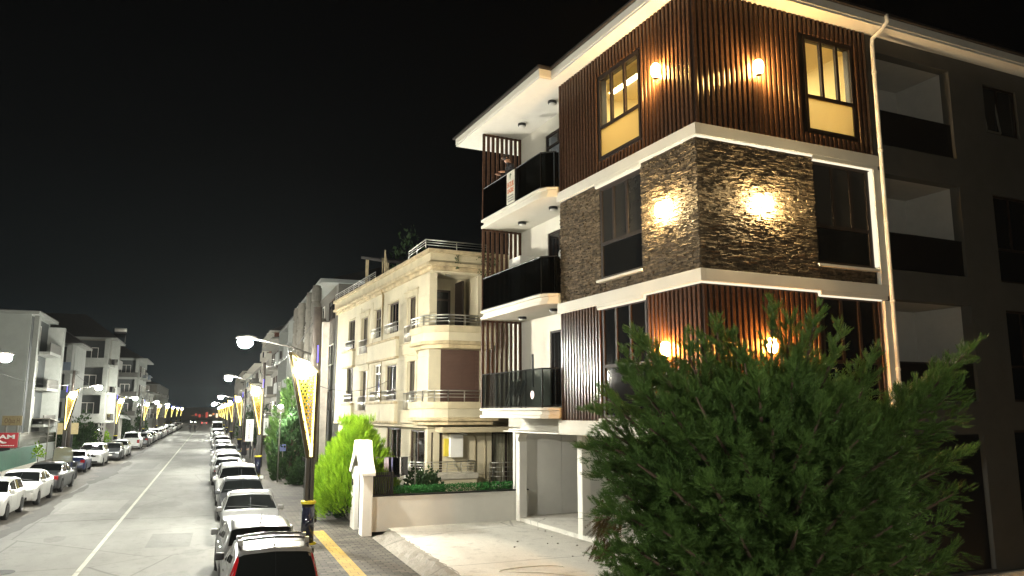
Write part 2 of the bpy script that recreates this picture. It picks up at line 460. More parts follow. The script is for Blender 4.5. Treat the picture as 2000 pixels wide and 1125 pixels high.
blob_edge('road_stain', 'wet patch', -6.15, 24, 50, .75, .004, 3)
blob_edge('road_stain', 'wet patch', -6.0, 50, 72, 1.5, .004, 5)
blob_edge('road_stain', 'wet patch', -6.4, 72, 118, .7, .004, 8, 1.5)
r_ = random.Random(4)
mb = MB()
for i in range(84):          # worn centre line in lengths that have faded unevenly
    y = -10 + i * 3.0
    if y < 96 or i % 3: mb.add([(-2.96, y, .004), (-2.84, y, .004), (-2.84, y + 2.93, .004), (-2.96, y + 2.93, .004)], [(0, 1, 2, 3)])
tag(mb.build('road_marking', 'line paint', recalc=False, base=(0, 0, 0)), kind='structure')
m_ = MB(); m_.lathe([(.36, 0), (.36, .006), (.30, .008), (.02, .009)], (-4.75, 23.6, .0), 28)
tag(m_.build('manhole_cover', 'iron', smooth=False), 'round iron manhole cover set in the asphalt at the near left', 'manhole cover')
M('tar', (.075, .075, .07), .6, var=.3)
def ragged(name, mat, cx, cy, rx, ry, z, seed):
    r = random.Random(seed); return sheet(name, mat, [(cx + rx * math.cos(k * .2618) * r.uniform(.8, 1.12), cy + ry * math.sin(k * .2618) * r.uniform(.8, 1.12)) for k in range(24)], z)
ROAD('new asphalt', (.185, .185, .172), (.135, .135, .125)); ROAD('faint stain', (.205, .205, .188), (.15, .15, .137)); ROAD('pale asphalt', (.30, .295, .27), (.23, .225, .205))
sheet('road_patch', 'new asphalt', [(-1.6, 26.2), (-.35, 26.0), (-.3, 28.9), (-1.55, 29.1)], .0035); sheet('road_patch', 'pale asphalt', [(-5.6, 36), (-3.3, 35.8), (-3.25, 40.6), (-5.65, 41)], .0035); sheet('road_patch', 'new asphalt', [(-5.2, 62), (-3.6, 61.8), (-3.5, 69), (-5.25, 69.3)], .0035)
for k, (cx, cy, rx, ry) in enumerate([(-.6, 21.2, .5, .9), (-.2, 25.0, .35, .6), (.05, 31.5, .4, .8), (-1.4, 38, .5, 1.2), (-4.4, 29, .3, .7), (-.1, 44, .5, 1.4)]): ragged('oil_stain', 'faint stain', cx, cy, rx, ry, .0045 + .0004 * k, 30 + k)
for (x0, y0, x1, y1) in [(-2.2, 33.3, 1.9, 33.36), (-6, 33.4, -2.3, 33.5), (-5.5, 55, 1.8, 55.1), (-5.9, 80, 1.2, 80.3)]:
    sheet('road_seam', 'wet patch', [(x0, y0), (x1, y0 + .12), (x1, y1 + .14), (x0, y1)], .003)
mb = MB()
for i in range(140):
    y = -12 + i * 3.0; mb.box(W0, 2.26, 2.41, y, y + 2.985, -.01, .125)
tag(mb.build('kerb', 'kerb', base=(0, 0, 0)), kind='structure')
sheet('pavement', 'pavers', [(2.41, -12), (4.96, -12), (4.96, 408), (2.41, 408)], .115)
sheet('tactile_strip', 'tactile', [(3.36, -12), (3.74, -12), (3.74, 27), (3.36, 27)], .119)
mb = MB()
for i in range(140):
    y = -12 + i * 3.0; mb.box(W0, -9.75, -9.6, y, y + 2.985, -.01, .12)
tag(mb.build('kerb', 'kerb', base=(0, 0, 0)), kind='structure')
sheet('pavement', 'pavers', [(-12.6, -12), (-9.75, -12), (-9.75, 408), (-12.6, 408)], .112)
# the forecourt: a rough concrete lip climbs from the pavement to the slab
mb = MB(); r_ = random.Random(9)
ys = [8 + i * .22 for i in range(78)]; cols = [0, .16, .33, .52, .7]
for y in ys:
    for k, c in enumerate(cols):
        x = 4.965 + c * .92 + (r_.uniform(-.05, .05) if k else 0)
        mb.v.append((x, y, [.112, .16, .22, .285, .304][k] + (r_.uniform(-.025, .025) if 0 < k < 4 else 0)))
for i in range(len(ys) - 1):
    for k in range(4):
        a = i * 5 + k; mb.f.append((a, a + 1, a + 6, a + 5)); mb.m.append(0)
tag(mb.build('concrete_kerb_ramp', 'rough concrete', base=(0, 0, 0)), kind='structure')
sheet('forecourt', 'lot concrete', [(5.58, -4), (30, -4), (30, 27.5), (5.58, 25.7)], .30)

# ================================================================== THE NEW APARTMENT BUILDING ON THE RIGHT
tA, tB = R(-4.6), R(87.1)
AV, BV = (math.sin(tA), math.cos(tA)), (math.sin(tB), math.cos(tB))
K = (8.9, 12.57, 0)
FA, FB = Fr(K, AV, BV), Fr(K, BV, AV)         # street front (s = away from us) and side front (s = to the right)
def onFA(u, v, d=0):
    n = np.array([AV[1], -AV[0], 0]); P = np.array([K[0] + BV[0] * d, K[1] + BV[1] * d, 0])
    r = ray(u, v); q = _c + r * (((P - _c) @ n) / (r @ n))
    m = np.linalg.inv(np.array([[AV[0], BV[0]], [AV[1], BV[1]]])) @ (q[:2] - np.array(K[:2]))
    return m[0], m[1], q[2]
ab = thing('apartment_building', 'new apartment block with brown slats, dark stone corner, white bands and lit wall lamps', 'building', (*FA(4, 5, .4)[:2], .4))
LV = [(3.8, 6.53), (6.8, 9.53), (9.8, 12.84)]
wA = {2: (1.86, 3.62, 10.13, 12.26), 1: (1.86, 3.62, 7.12, 9.40), 0: (1.82, 3.62, 3.86, 6.47)}
wB = {2: (3.02, 4.52, 10.13, 12.38), 1: (3.02, 4.72, 7.14, 9.44), 0: (3.06, 4.70, 3.86, 6.47)}
mb = MB()
for k, (z0, z1) in enumerate(LV):
    wall(mb, FA, .22, 5.62, z0 - .35, z1 + .35 if k < 2 else z1, [wA[k]], 0, .22)
    wall(mb, FB, 0, 5.05, z0 - .35, z1 + .35 if k < 2 else z1, [wB[k]], 0, .22)
mb.box(FA, 5.40, 5.62, .22, .92, 3.45, 12.84)
mb.build('front_wall', 'slat back', ab)
mb = MB()                                     # recessed wall behind the balconies and the part that runs on behind it
wall(mb, FA, 5.62, 9.9, 3.45, 12.84, [(6.75, 7.95, 4.16, 6.35), (6.75, 8.05, 7.12, 9.3), (6.7, 8.15, 10.03, 12.4)], .9, 1.1)
mb.box(FA, 9.7, 9.9, 1.1, 3.2, 3.45, 12.84); mb.box(FA, 9.9, 15.2, 3.0, 3.2, 3.45, 12.84)
mb.build('rear_wall', 'white wall', ab)
# white bands with their stepped undersides, each with a strip of led light tucked beneath
for z0, z1 in ((6.53, 6.8), (9.53, 9.8)):
    m = MB()
    m.box(FA, -.12, 5.64, -.12, -.001, z0 + .02, z1)
    m.box(FB, -.001, 5.02, -.12, -.001, z0 + .022, z1 - .002)
    m.box(FA, 1.84, 3.72, -.118, -.002, z0 - .07, z0 + .02)
    m.box(FB, 3.0, 4.98, -.118, -.002, z0 - .07, z0 + .022)
    m.build('white_band', 'white wall', ab, bevel=.006)
    l = MB()
    l.box(FA, -.10, 1.80, -.105, -.06, z0 - .018, z0 + .012); l.box(FA, 1.82, 3.72, -.105, -.05, z0 - .112, z0 - .074)
    l.box(FA, 3.76, 5.5, -.105, -.085, z0 + .0, z0 + .016)
    l.box(FB, -.05, 3.0, -.105, -.06, z0 - .02, z0 + .012); l.box(FB, 3.0, 4.8, -.105, -.06, z0 - .104, z0 - .074)
    l.box(FA, 1.80, 1.835, -.105, -.06, z0 - .1, z0 + .01); l.box(FB, 2.97, 2.996, -.105, -.06, z0 - .095, z0 + .01)
    l.build('led_glow', 'led white', ab)
m = MB()
m.box(FA, -.118, 5.64, -.118, .0, 3.45, 3.8); m.box(FB, 0, 5.02, -.118, -.0, 3.452, 3.798)
m.build('base_band', 'white wall', ab, bevel=.006)
m = MB(); m.box(FB, 4.82, 5.05, -.122, -.003, 6.8, 9.46); m.box(FB, 4.86, 5.05, -.122, -.003, 3.8, 6.44); m.build('pilaster', 'white wall', ab, bevel=.006)
m = MB(); m.box(FB, 4.785, 4.816, -.1, -.004, 7.2, 9.42); m.build('led_glow', 'led white', ab)  # glowing strip added to stand for the lit reveal of the pilaster
# slats, 14 cm apart, gloss brown; left out where windows are
def slats(fr, s0, s1, z0, z1, ops, name='slat_cladding'):
    m = MB(); n = int(round((s1 - s0) / .14))
    for i in range(n):
        a = s0 + (i + .25) * (s1 - s0) / n; b = a + .075
        zz = [(z0, z1)]
        for o in ops:
            if b > o[0] - .06 and a < o[1] + .06:
                zz = [p for q in zz for p in ((q[0], min(q[1], o[2] - .05)), (max(q[0], o[3] + .05), q[1])) if p[1] > p[0] + .02]
        for p in zz: m.box(fr, a, b, -.05, -.002, *p)
    return m.build(name, 'slat', ab, bevel=.009)
slats(FA, .0, 5.62, 9.8, 12.835, [wA[2]]); slats(FB, -.05, 4.98, 9.8, 12.835, [wB[2]])
slats(FA, 0, 1.80, 3.8, 6.5, []); slats(FA, 3.66, 5.62, 3.8, 6.54, []); slats(FB, -.05, 3.02, 3.8, 6.5, []); slats(FB, 4.72, 4.86, 3.8, 6.44, [])
# split-face stone: courses of thin stones standing out unevenly
def stones(fr, zones, d, seed):
    m = MB(); r = random.Random(seed)
    for s0, s1, z0, z1 in zones:
        z = z0
        while z < z1 - .01:
            h = min(r.choice([.024, .032, .032, .042]), z1 - z); s = s0
            while s < s1 - .004:
                l = min(r.uniform(.07, .24), s1 - s)
                if s1 - s - l < .05: l = s1 - s
                p = r.random() ** 1.7 * .028
                a = [fr(s + .0015, d, z + .0015), fr(s + l - .0015, d, z + .0015), fr(s + l - .0015, d, z + h - .0015), fr(s + .0015, d, z + h - .0015)]
                t = [r.uniform(-.011, .011) for _ in range(4)]; o = -.012 - p
                b = [fr(s + .003, d + o + t[0], z + .003), fr(s + l - .003, d + o + t[1], z + .003), fr(s + l - .003, d + o + t[2], z + h - .003), fr(s + .003, d + o + t[3], z + h - .003)]
                m.add(a + b, [(4, 5, 6), (4, 6, 7), (0, 1, 5, 4), (1, 2, 6, 5), (2, 3, 7, 6), (3, 0, 4, 7)])
                s += l
            z += h
    return m.build('stone_cladding', 'stone', ab)
m = MB(); m.box(FA, -.08, 1.80, -.08, -.002, 6.802, 9.50); m.box(FB, 0, 2.98, -.08, -.002, 6.802, 9.50); m.build('corner_backing', 'stone back', ab)
stones(FA, [(-.085, 1.82, 6.8, 9.5)], -.078, 1); stones(FB, [(-.085, 3.0, 6.8, 9.5)], -.078, 2)
stones(FA, [(3.66, 5.62, 6.8, 9.52), (1.82, 3.66, 6.8, 7.06)], -.004, 3); stones(FB, [(3.0, 4.74, 6.8, 7.08)], -.004, 4)
# windows
for k in (2, 1, 0):
    a = wA[k]; tr = {2: 10.93, 1: 8.0, 0: 5.06}[k]
    q = [a[0] + (a[1] - a[0]) * t for t in (.36, .68)]
    window(ab, FA, *a, d=-.03, mull=q, tran=tr, pane={2: 'clear pane', 1: 'dim pane', 0: 'dark pane'}[k], low={2: 'film pane', 1: 'dark pane', 0: 'dark pane'}[k], ft=.075, sill='white wall' if k < 2 else None)
    b = wB[k]; tr = {2: 10.96, 1: 8.0, 0: 5.06}[k]
    q = [b[0] + (b[1] - b[0]) * t for t in (.36, .68)]
    window(ab, FB, *b, d=-.03, mull=q, tran=tr, pane={2: 'clear pane', 1: 'dim pane', 0: 'dark pane'}[k], low={2: 'film pane', 1: 'dark pane', 0: 'dark pane'}[k], ft=.075, sill='white wall' if k == 1 else None)
# the lit room behind the top corner windows
m = MB(); m.box(FA, .3, 5.3, 5.2, 5.3, 9.9, 12.7); m.box(FA, 5.25, 5.32, .25, 5.2, 9.9, 12.7); m.box(FA, .24, .30, .24, 2.95, 9.9, 12.7)
m.box(FA, .24, 1.78, .235, .29, 9.9, 12.7); m.box(FA, 3.7, 5.3, .235, .29, 9.9, 12.7); m.box(FB, 4.6, 5.25, .235, .29, 9.9, 12.7)
m.build('room_wall', 'room wall', ab)
m = MB(); m.box(FA, .23, 5.35, .23, 5.3, 12.7, 12.8); m.box(FA, .5, 5.0, .9, 1.5, 12.45, 12.7); m.build('room_ceiling', 'room ceiling', ab)
m = MB(); m.box(FA, .23, 5.35, .23, 5.3, 9.82, 9.9); m.build('room_floor', 'room floor', ab)
E('room lamp', (1, .85, .52), 32.0)
m = MB(); m.box(FA, 1.3, 3.9, 2.2, 3.4, 12.62, 12.69); m.box(FA, 1.2, 4.6, .94, 1.06, 12.42, 12.446); m.build('ceiling_light', 'room lamp', ab)
# balconies
for i, (zt, g) in enumerate(((4.12, 'rail glass'), (7.09, 'smoked glass'), (9.98, 'smoked glass'))):
    out = [(5.58, -.12), (5.72, -.36), (5.95, -.47), (6.3, -.5), (9.82, -.5), (9.82, .9), (5.63, .9), (5.63, -.0)]
    inn = [(5.6, -.10), (5.76, -.31), (5.98, -.41), (6.3, -.44), (9.76, -.44), (9.76, .9), (5.63, .9), (5.63, -.0)]
    m = MB(); m.prism(out, zt - .075, zt, FA); m.prism(inn, zt - .19, zt - .075, FA); m.prism(out, zt - .28, zt - .19, FA)
    m.build('balcony_slab', 'white wall', ab, bevel=.012)
    m = MB(); h = 1.0
    m.box(FA, 5.95, 9.75, -.445, -.43, zt + .04, zt + h); m.box(FA, 5.66, 5.675, -.15, -.02, zt + .04, zt + h)
    p0, p1 = (5.7, -.16), (5.93, -.425)
    m.add([FA(*p0, zt + .04), FA(*p1, zt + .04), FA(*p1, zt + h), FA(*p0, zt + h), FA(p0[0] + .012, p0[1] + .01, zt + .04), FA(p1[0] + .012, p1[1] + .01, zt + .04), FA(p1[0] + .012, p1[1] + .01, zt + h), FA(p0[0] + .012, p0[1] + .01, zt + h)],
          [(0, 1, 2, 3), (4, 7, 6, 5), (0, 4, 5, 1), (1, 5, 6, 2), (2, 6, 7, 3), (3, 7, 4, 0)])
    gl = m.build('balcony_glass', g, ab)
    m = MB(); pl = [FA(5.67, -.08, 0), FA(5.7, -.16, 0), FA(5.94, -.43, 0), FA(9.76, -.437, 0)]
    m.tube([(x, y, zt + h + .012) for x, y, _ in pl], .02, 6); m.tube([(x, y, zt + .03) for x, y, _ in pl], .016, 6)
    for s in (5.95, 6.9, 7.85, 8.8, 9.72): m.box(FA, s - .018, s + .018, -.428, -.40, zt, zt + h)
    m.build('handrail', 'black metal', ab)
    ceil = (6.81, 9.70, 12.835)[i]
    m = MB()                                  # slat screen closing the far end
    for k in range(9):
        b = -.46 + k * .158; m.box(FA, 9.78, 9.84, b, b + .08, zt - .02, ceil)
    m.box(FA, 9.785, 9.835, -.46, .88, ceil - .06, ceil - .004)
    m.build('slat_screen', 'slat', ab)
    for s, d in ((6.55, .28), (8.5, .28)):
        x, y, _ = FA(s, d, 0); m = MB(); m.lathe([(.125, -.001), (.13, -.05), (.12, -.075)], (x, y, ceil), 20); o = m.build('ceiling_lamp', 'black metal', ab, smooth=False)
        MB().lathe([(.10, -.0755), (.095, -.10), (.02, -.105)], (x, y, ceil), 20).build('diffuser', 'box white', o, smooth=True)
window(ab, FA, 6.75, 7.95, 4.16, 6.35, d=.93, mull=[7.35], pane='dark pane', name='balcony_door')
window(ab, FA, 6.75, 8.05, 7.12, 9.3, d=.93, mull=[7.4], pane='dark pane', name='balcony_door')
window(ab, FA, 6.7, 8.15, 10.03, 12.4, d=.93, mull=[7.42], tran=12.0, low='clear pane', pane='clear pane', name='balcony_door')
m = MB(); m.box(FA, 6.0, 8.6, 2.4, 2.5, 10.0, 12.7); m.box(FA, 8.55, 8.62, 1.12, 2.4, 10, 12.7); m.box(FA, 5.62, 8.6, 1.12, 2.4, 12.6, 12.7); m.build('room_wall', 'loggia wall', ab)
E('cool lamp', (.75, .86, 1), 5)
m = MB(); m.box(FA, 6.6, 8.1, 1.5, 1.7, 12.54, 12.595); m.build('ceiling_light', 'cool lamp', ab)
# door stickers
def disc(parent, fr, s, d, z, r, mat, name='round_sticker'):
    m = MB(); pts = [(s + r * math.cos(2 * math.pi * k / 20), z + r * math.sin(2 * math.pi * k / 20)) for k in range(20)]
    m.extr(pts, d, d - .006, fr); return m.build(name, mat, parent)
M('sticker white', (.6, .6, .56), .5); M('sticker pink', (.62, .36, .34), .5)
disc(ab, FA, 7.3, .925, 8.55, .13, 'sticker white'); disc(ab, FA, 6.45, -.44, 4.46, .11, 'sticker pink')
m = MB(); m.box(FA, 9.0, 9.05, .86, .9, 4.75, 5.75); m.build('wall_handle', 'black metal', ab)
# eaves, fascia and roof
out = [(-.42, -.42), (5.3, -.42), (5.3, -.78), (11.3, -.78), (11.3, 3.0), (15.6, 3.0), (15.6, 17), (-.42, 17)]
m = MB(); m.prism(out, 12.84, 12.90, FA); m.build('eave_soffit', 'soffit', ab)
def offs(p, k):
    n = len(p); r = []
    for i in range(n):
        a, b, c = Vector(p[i - 1]), Vector(p[i]), Vector(p[(i + 1) % n])
        d1, d2 = (b - a).normalized(), (c - b).normalized(); n1, n2 = Vector((d1.y, -d1.x)), Vector((d2.y, -d2.x))
        q = b + (n1 + n2) * (k / (1 + n1.dot(n2))); r.append((q.x, q.y))
    return r
m = MB(); m.prism(offs(out, .02), 12.90, 13.1, FA); m.build('fascia', 'white wall', ab, bevel=.01)
m = MB(); m.prism(offs(out, .10), 13.1, 13.15, FA); m.prism(offs(out, .06), 13.15, 13.19, FA)
i_ = offs(out, -3.0); n = len(out); o2 = offs(out, .06)
m.v += [FA(a, b, 13.19) for a, b in o2] + [FA(a, b, 14.4) for a, b in i_]
b0 = len(m.v) - 2 * n
for i in range(n): m.f.append((b0 + i, b0 + (i + 1) % n, b0 + n + (i + 1) % n, b0 + n + i)); m.m.append(0)
m.f.append(tuple(b0 + n + i for i in range(n))); m.m.append(0)
m.build('roof', 'roof tile', ab)
# downpipe with its elbow from the gutter
m = MB(); g = lambda s, d, z: FB(s, d, z)
m.tube([g(5.18, -.50, 13.12), g(5.18, -.50, 12.94), g(5.13, -.36, 12.78), g(5.08, -.16, 12.66), g(5.08, -.14, 12.5), g(5.08, -.14, .32)], .05, 10)
for z in (11.8, 9.9, 8.2, 6.4, 4.6, 4.9): m.tube([g(5.08, -.14, z), g(5.08, -.14, z + .06)], .06, 10)
m.build('downpipe', 'pipe plastic', ab, smooth=True)
# the plain grey wing with loggias
lg = [(5.32, 7.88, 4.23, 6.52), (5.32, 7.88, 7.2, 9.46), (5.32, 7.88, 10.16, 12.45)]
ww = [(9.15, 10.5, 4.25, 6.48), (9.1, 10.5, 7.17, 9.40), (9.14, 10.45, 11.04, 12.35), (9.0, 10.4, .5, 3.58), (5.6, 7.9, .5, 3.5)]
m = MB(); wall(m, FB, 5.05, 8.4, .4, 12.84, lg + ww[4:], 0, .25); wall(m, FB, 8.4, 12, .4, 12.84, ww[:4], 0, .25); m.box(FB, 12, 16.5, 0, .25, .4, 12.84)
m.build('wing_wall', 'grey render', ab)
m = MB()
for s0, s1, z0, z1 in lg:
    m.box(FB, s0 - .1, s1 + .1, 1.5, 1.6, z0 - .1, z1 + .1); m.box(FB, s1, s1 + .1, .25, 1.5, z0, z1); m.box(FB, s0 - .1, s0, .25, 1.5, z0, z1)
    m.box(FB, s0 - .1, s1 + .1, .25, 1.5, z1, z1 + .1); m.box(FB, s0 - .1, s1 + .1, .25, 1.5, z0 - .1, z0)
m.build('loggia', 'loggia wall', ab)
for s0, s1, z0, z1 in lg:
    m = MB(); m.box(FB, s0, s1, .08, .10, z0 + .03, z0 + .86); m.tube([FB(s0, .09, z0 + .88), FB(s1, .09, z0 + .88)], .022, 6); m.build('loggia_railing', 'black metal', ab)
    window(ab, FB, s0 + .15, s0 + 1.0, z0 + .02, z1 - .25, d=1.42, pane='dark pane', name='loggia_door')
for i, o in enumerate(ww[:4]):
    window(ab, FB, *o, d=.06, mull=[o[0] + (o[1] - o[0]) * (.48)], tran=None if i in (2,) else o[2] + .85, pane='dim pane' if i == 2 else 'dark pane')
m = MB()                                       # the sash tilted into the room
a, b, z0, z1 = 9.2, 9.72, 11.1, 12.3
q = lambda s, z: FB(s, .0 - .0 + .03 - .12 * (z - z0) / (z1 - z0) * -1, z)
for p0, p1 in (((a, z0), (a, z1)), ((b, z0), (b, z1)), ((a, z1), (b, z1)), ((a, z0), (b, z0))): m.tube([q(*p0), q(*p1)], .028, 4)
m.build('tilted_sash', 'post grey', ab)
m = MB(); m.box(FB, 5.6, 7.9, .12, .2, .5, 3.5); m.build('garage_door', 'black metal', ab)
m = MB(); m.box(FB, 5.055, 16.5, 5, 6, .4, .5); m.box(FB, 11.9, 12, .25, 14, .4, 12.84); m.box(FB, 5.4, 5.6, 1.7, 9, .4, 12.8); m.build('inner_wall', 'slat back', ab)
# open ground floor: raised slab, pillars, ceiling and the grey panelled wall at its far side
m = MB(); m.box(FA, .22, 9.7, .22, 5.4, 3.43, 3.46); m.box(FA, 9.7, 13.1, 2.0, 5.4, 3.32, 3.45); m.box(FA, 9.9, 15.2, 3.2, 5.4, 3.4, 3.45); m.build('parking_ceiling', 'soffit', ab)
m = MB(); m.prism([(-1, 2.05), (13.2, 2.3), (13.2, 9), (-1, 9)], .28, .43, FA); m.build('parking_slab', 'lot concrete', ab, bevel=.02)
for s, d in ((12.9, 2.4), (8.6, 2.35), (3.6, 2.3)):
    m = MB(); m.box(FA, s - .14, s + .14, d - .14, d + .14, .28, 3.45); m.build('pillar', 'lifted white', ab, bevel=.01)
m = MB(); m.extr([(9.7, 3.32), (9.7, 3.46), (12.76, 3.46), (12.76, 3.0), (12.72, 3.14), (12.62, 3.26), (12.44, 3.32)], 2.2, 2.5, FA); m.build('arched_beam', 'white wall', ab)
m = MB(); m.box(FA, 13.2, 13.36, 2.3, 4.15, .3, 3.32); m.box(FA, 13.2, 13.36, 4.165, 9, .3, 3.32); M('grey panel', (.76, .75, .70), .8, var=.05, scale=1.5); m.build('panel_wall', 'grey panel', ab)
# wall lamps: a frosted cylinder between two caps, swollen to stand for its glare, throwing light up and down the wall
def sconce(fr, s, d, z, col, watt, es):
    x, y, _ = fr(s, d - .12, z); c = (x, y, z)
    m = MB(); m.lathe([(.02, -.185), (.06, -.18), (.06, -.155), (.02, -.15)], c, 14); m.lathe([(.02, .15), (.06, .155), (.06, .18), (.02, .185)], c, 14)
    m.box(fr, s - .035, s + .035, d - .03, d, z - .07, z + .07); m.box(fr, s - .012, s + .012, d - .125, d - .115, z - .18, z + .18); m.tube([fr(s, d - .02, z), fr(s, d - .12, z)], .02, 6)
    o = m.build('wall_lamp', 'black metal', ab)
    nm = 'lamp %d %d' % (int(col[2] * 100), int(es)); E(nm, col, es)
    MB().lathe([(.05, -.148), (.088, -.10), (.102, 0), (.088, .10), (.05, .148)], c, 18).build('glare_shade', nm, o, smooth=True)
WARM, PALE, AMBER = (1, .56, .17), (1, .78, .42), (1, .40, .07)
sconce(FA, 1.05, -.05, 11.37, WARM, 40, 820); sconce(FB, 1.57, -.05, 11.27, WARM, 40, 820)
sconce(FA, .95, -.13, 8.2, PALE, 40, 900); sconce(FB, 1.54, -.13, 8.23, PALE, 40, 900)
sconce(FA, 1.02, -.05, 5.28, AMBER, 40, 760); sconce(FB, 1.54, -.05, 5.33, AMBER, 40, 760)

# ================================================================== THE OLD YELLOW HOUSE BEYOND THE FORECOURT WALL
Y0 = (8.24, 30.65, 0)
YA, YB = Fr(Y0, AV, BV), Fr(Y0, BV, AV)
yb = thing('apartment_building', 'old yellow stucco house with heavy cornice, corner balconies and tall brown windows', 'building', (*YA(8, 4, .9)[:2], .9))
upA = [(12.3, 13.75, 7.5, 9.17), (9.5, 10.75, 7.0, 9.0), (7.2, 8.35, 7.7, 9.14), (4.3, 5.95, 7.7, 9.16), (1.74, 2.85, 7.0, 9.05)]
loA = [(12.4, 13.8, 4.55, 6.5), (9.4, 10.6, 4.05, 6.15), (7.0, 8.3, 4.55, 6.35), (4.45, 6.2, 4.55, 6.2), (1.68, 2.75, 4.05, 6.2)]
grA = [(.3, 3.0, 1.4, 3.25), (4.3, 6.6, 1.1, 3.3), (9, 10.2, 1.5, 3.2)]
m = MB(); wall(m, YA, 0, 16.5, 3.35, 9.9, upA + loA, 0, .3); wall(m, YA, 0, 16.5, .0, 3.35, grA, .25, .5)
wall(m, YB, .3, 2.12, 7.5, 9.84, [(.52, 1.40, 7.62, 9.28)], 1.3, 1.5)
m.box(YB, 2.12, 2.32, 0, 1.5, 7.4, 9.84)
wall(m, YB, .3, 2.6, 3.35, 7.5, [(.5, 2.2, 4.4, 6.64)], 0, .3)
wall(m, YB, .0, 4.4, .0, 3.35, [(.16, .66, 1.5, 3.2), (2.8, 4.1, 1.05, 3.2)], .02, .32)
m.box(YB, 2.32, 8.5, .4, .7, 3.35, 9.84); m.box(YB, 4.4, 8.5, .02, .32, 0, 3.35); m.box(YA, 16.3, 16.5, .3, 8.5, 0, 9.84)
m.build('wall', 'yellow wall', yb)
m = MB(); m.box(YA, 1.5, 16.4, .3, 8.4, 9.7, 9.85); m.box(YA, .3, 16.3, .5, 8.4, 3.36, 3.5); m.box(YA, .5, 16, 1.6, 1.7, .2, 9.6); m.box(YA, 2.2, 2.3, .4, 8.4, .2, 9.6); m.build('inner_wall', 'slat back', yb)
m = MB(); m.box(YB, .0, 2.12, -.2, 1.32, 9.78, 9.84); m.build('balcony_ceiling', 'yellow wall', yb)
# cornice: two stepped mouldings and a parapet, over the balcony too
def ring(m, o, z0, z1, s_end=16.6):
    m.box(YA, -.3 - o, s_end, -o, .35, z0, z1); m.box(YB, .35, 4.6, -.3 - o, .35, z0, z1)
m = MB(); ring(m, .12, 9.84, 10.0); ring(m, .30, 10.0, 10.14); m.build('cornice', 'stained trim', yb, bevel=.02)
m = MB(); ring(m, .20, 10.14, 10.52); m.build('parapet', 'yellow trim', yb, bevel=.01)
m = MB(); ring(m, .32, 10.52, 10.68); m.build('coping', 'stained trim', yb, bevel=.02)
railing(yb, [(2.2, -.25), (-.5, -.4), (-.5, 2.3)], 10.68, .36, 3, fr=YA, r=.022)
railing(yb, [(16.4, -.22), (7.6, -.22)], 10.68, .35, 3, fr=YA, r=.02)
# corner balconies
for zf, h in ((7.48, .42), (4.42, .44)):
    m = MB()
    P = [(-1.12, .42), (-.75, -.05), (-.3, -.42), (1.35, -.42), (1.35, -.02), (.0, -.0), (-.0, 2.6), (-1.12, 2.6)]
    m.prism(P, zf - .28, zf, YA); m2 = MB(); m2.prism(offs(P, -.06), zf - .62, zf - .28, YA); m3 = MB(); m3.prism(offs(P, -.0), zf - .76, zf - .62, YA); m3.prism(offs(P, -.16), zf - .92, zf - .76, YA)
    o = m.build('balcony_slab', 'yellow trim', yb, bevel=.015); m2.build('balcony_apron', 'yellow wall', yb); m3.build('balcony_moulding', 'stained trim', yb, bevel=.02)
    railing(yb, [(1.3, -.36), (-.3, -.36), (-.72, .0), (-1.06, .45), (-1.06, 2.5)], zf, h, 3, fr=YA, step=.75, r=.022)
window(yb, YB, .52, 1.40, 7.62, 9.28, d=1.32, tran=8.85, fm='brown frame', pane='dim pane', ft=.09, name='balcony_door')
m = MB()
for k in range(40):
    z = 4.42 + k * .055; m.box(YB, .5, 2.2, -.02 + (.0 if k % 2 else .006), .02, z, z + .05)
m.box(YB, .46, 2.24, -.05, .02, 6.6, 6.72); m.build('roller_shutter', 'shutter', yb)
x, y, _ = YB(.9, .3, 0); MB().lathe([(.1, 9.779), (.11, 9.74), (.05, 9.70)], (x, y, 0), 14).build('ceiling_lamp', 'steel', yb, smooth=True)
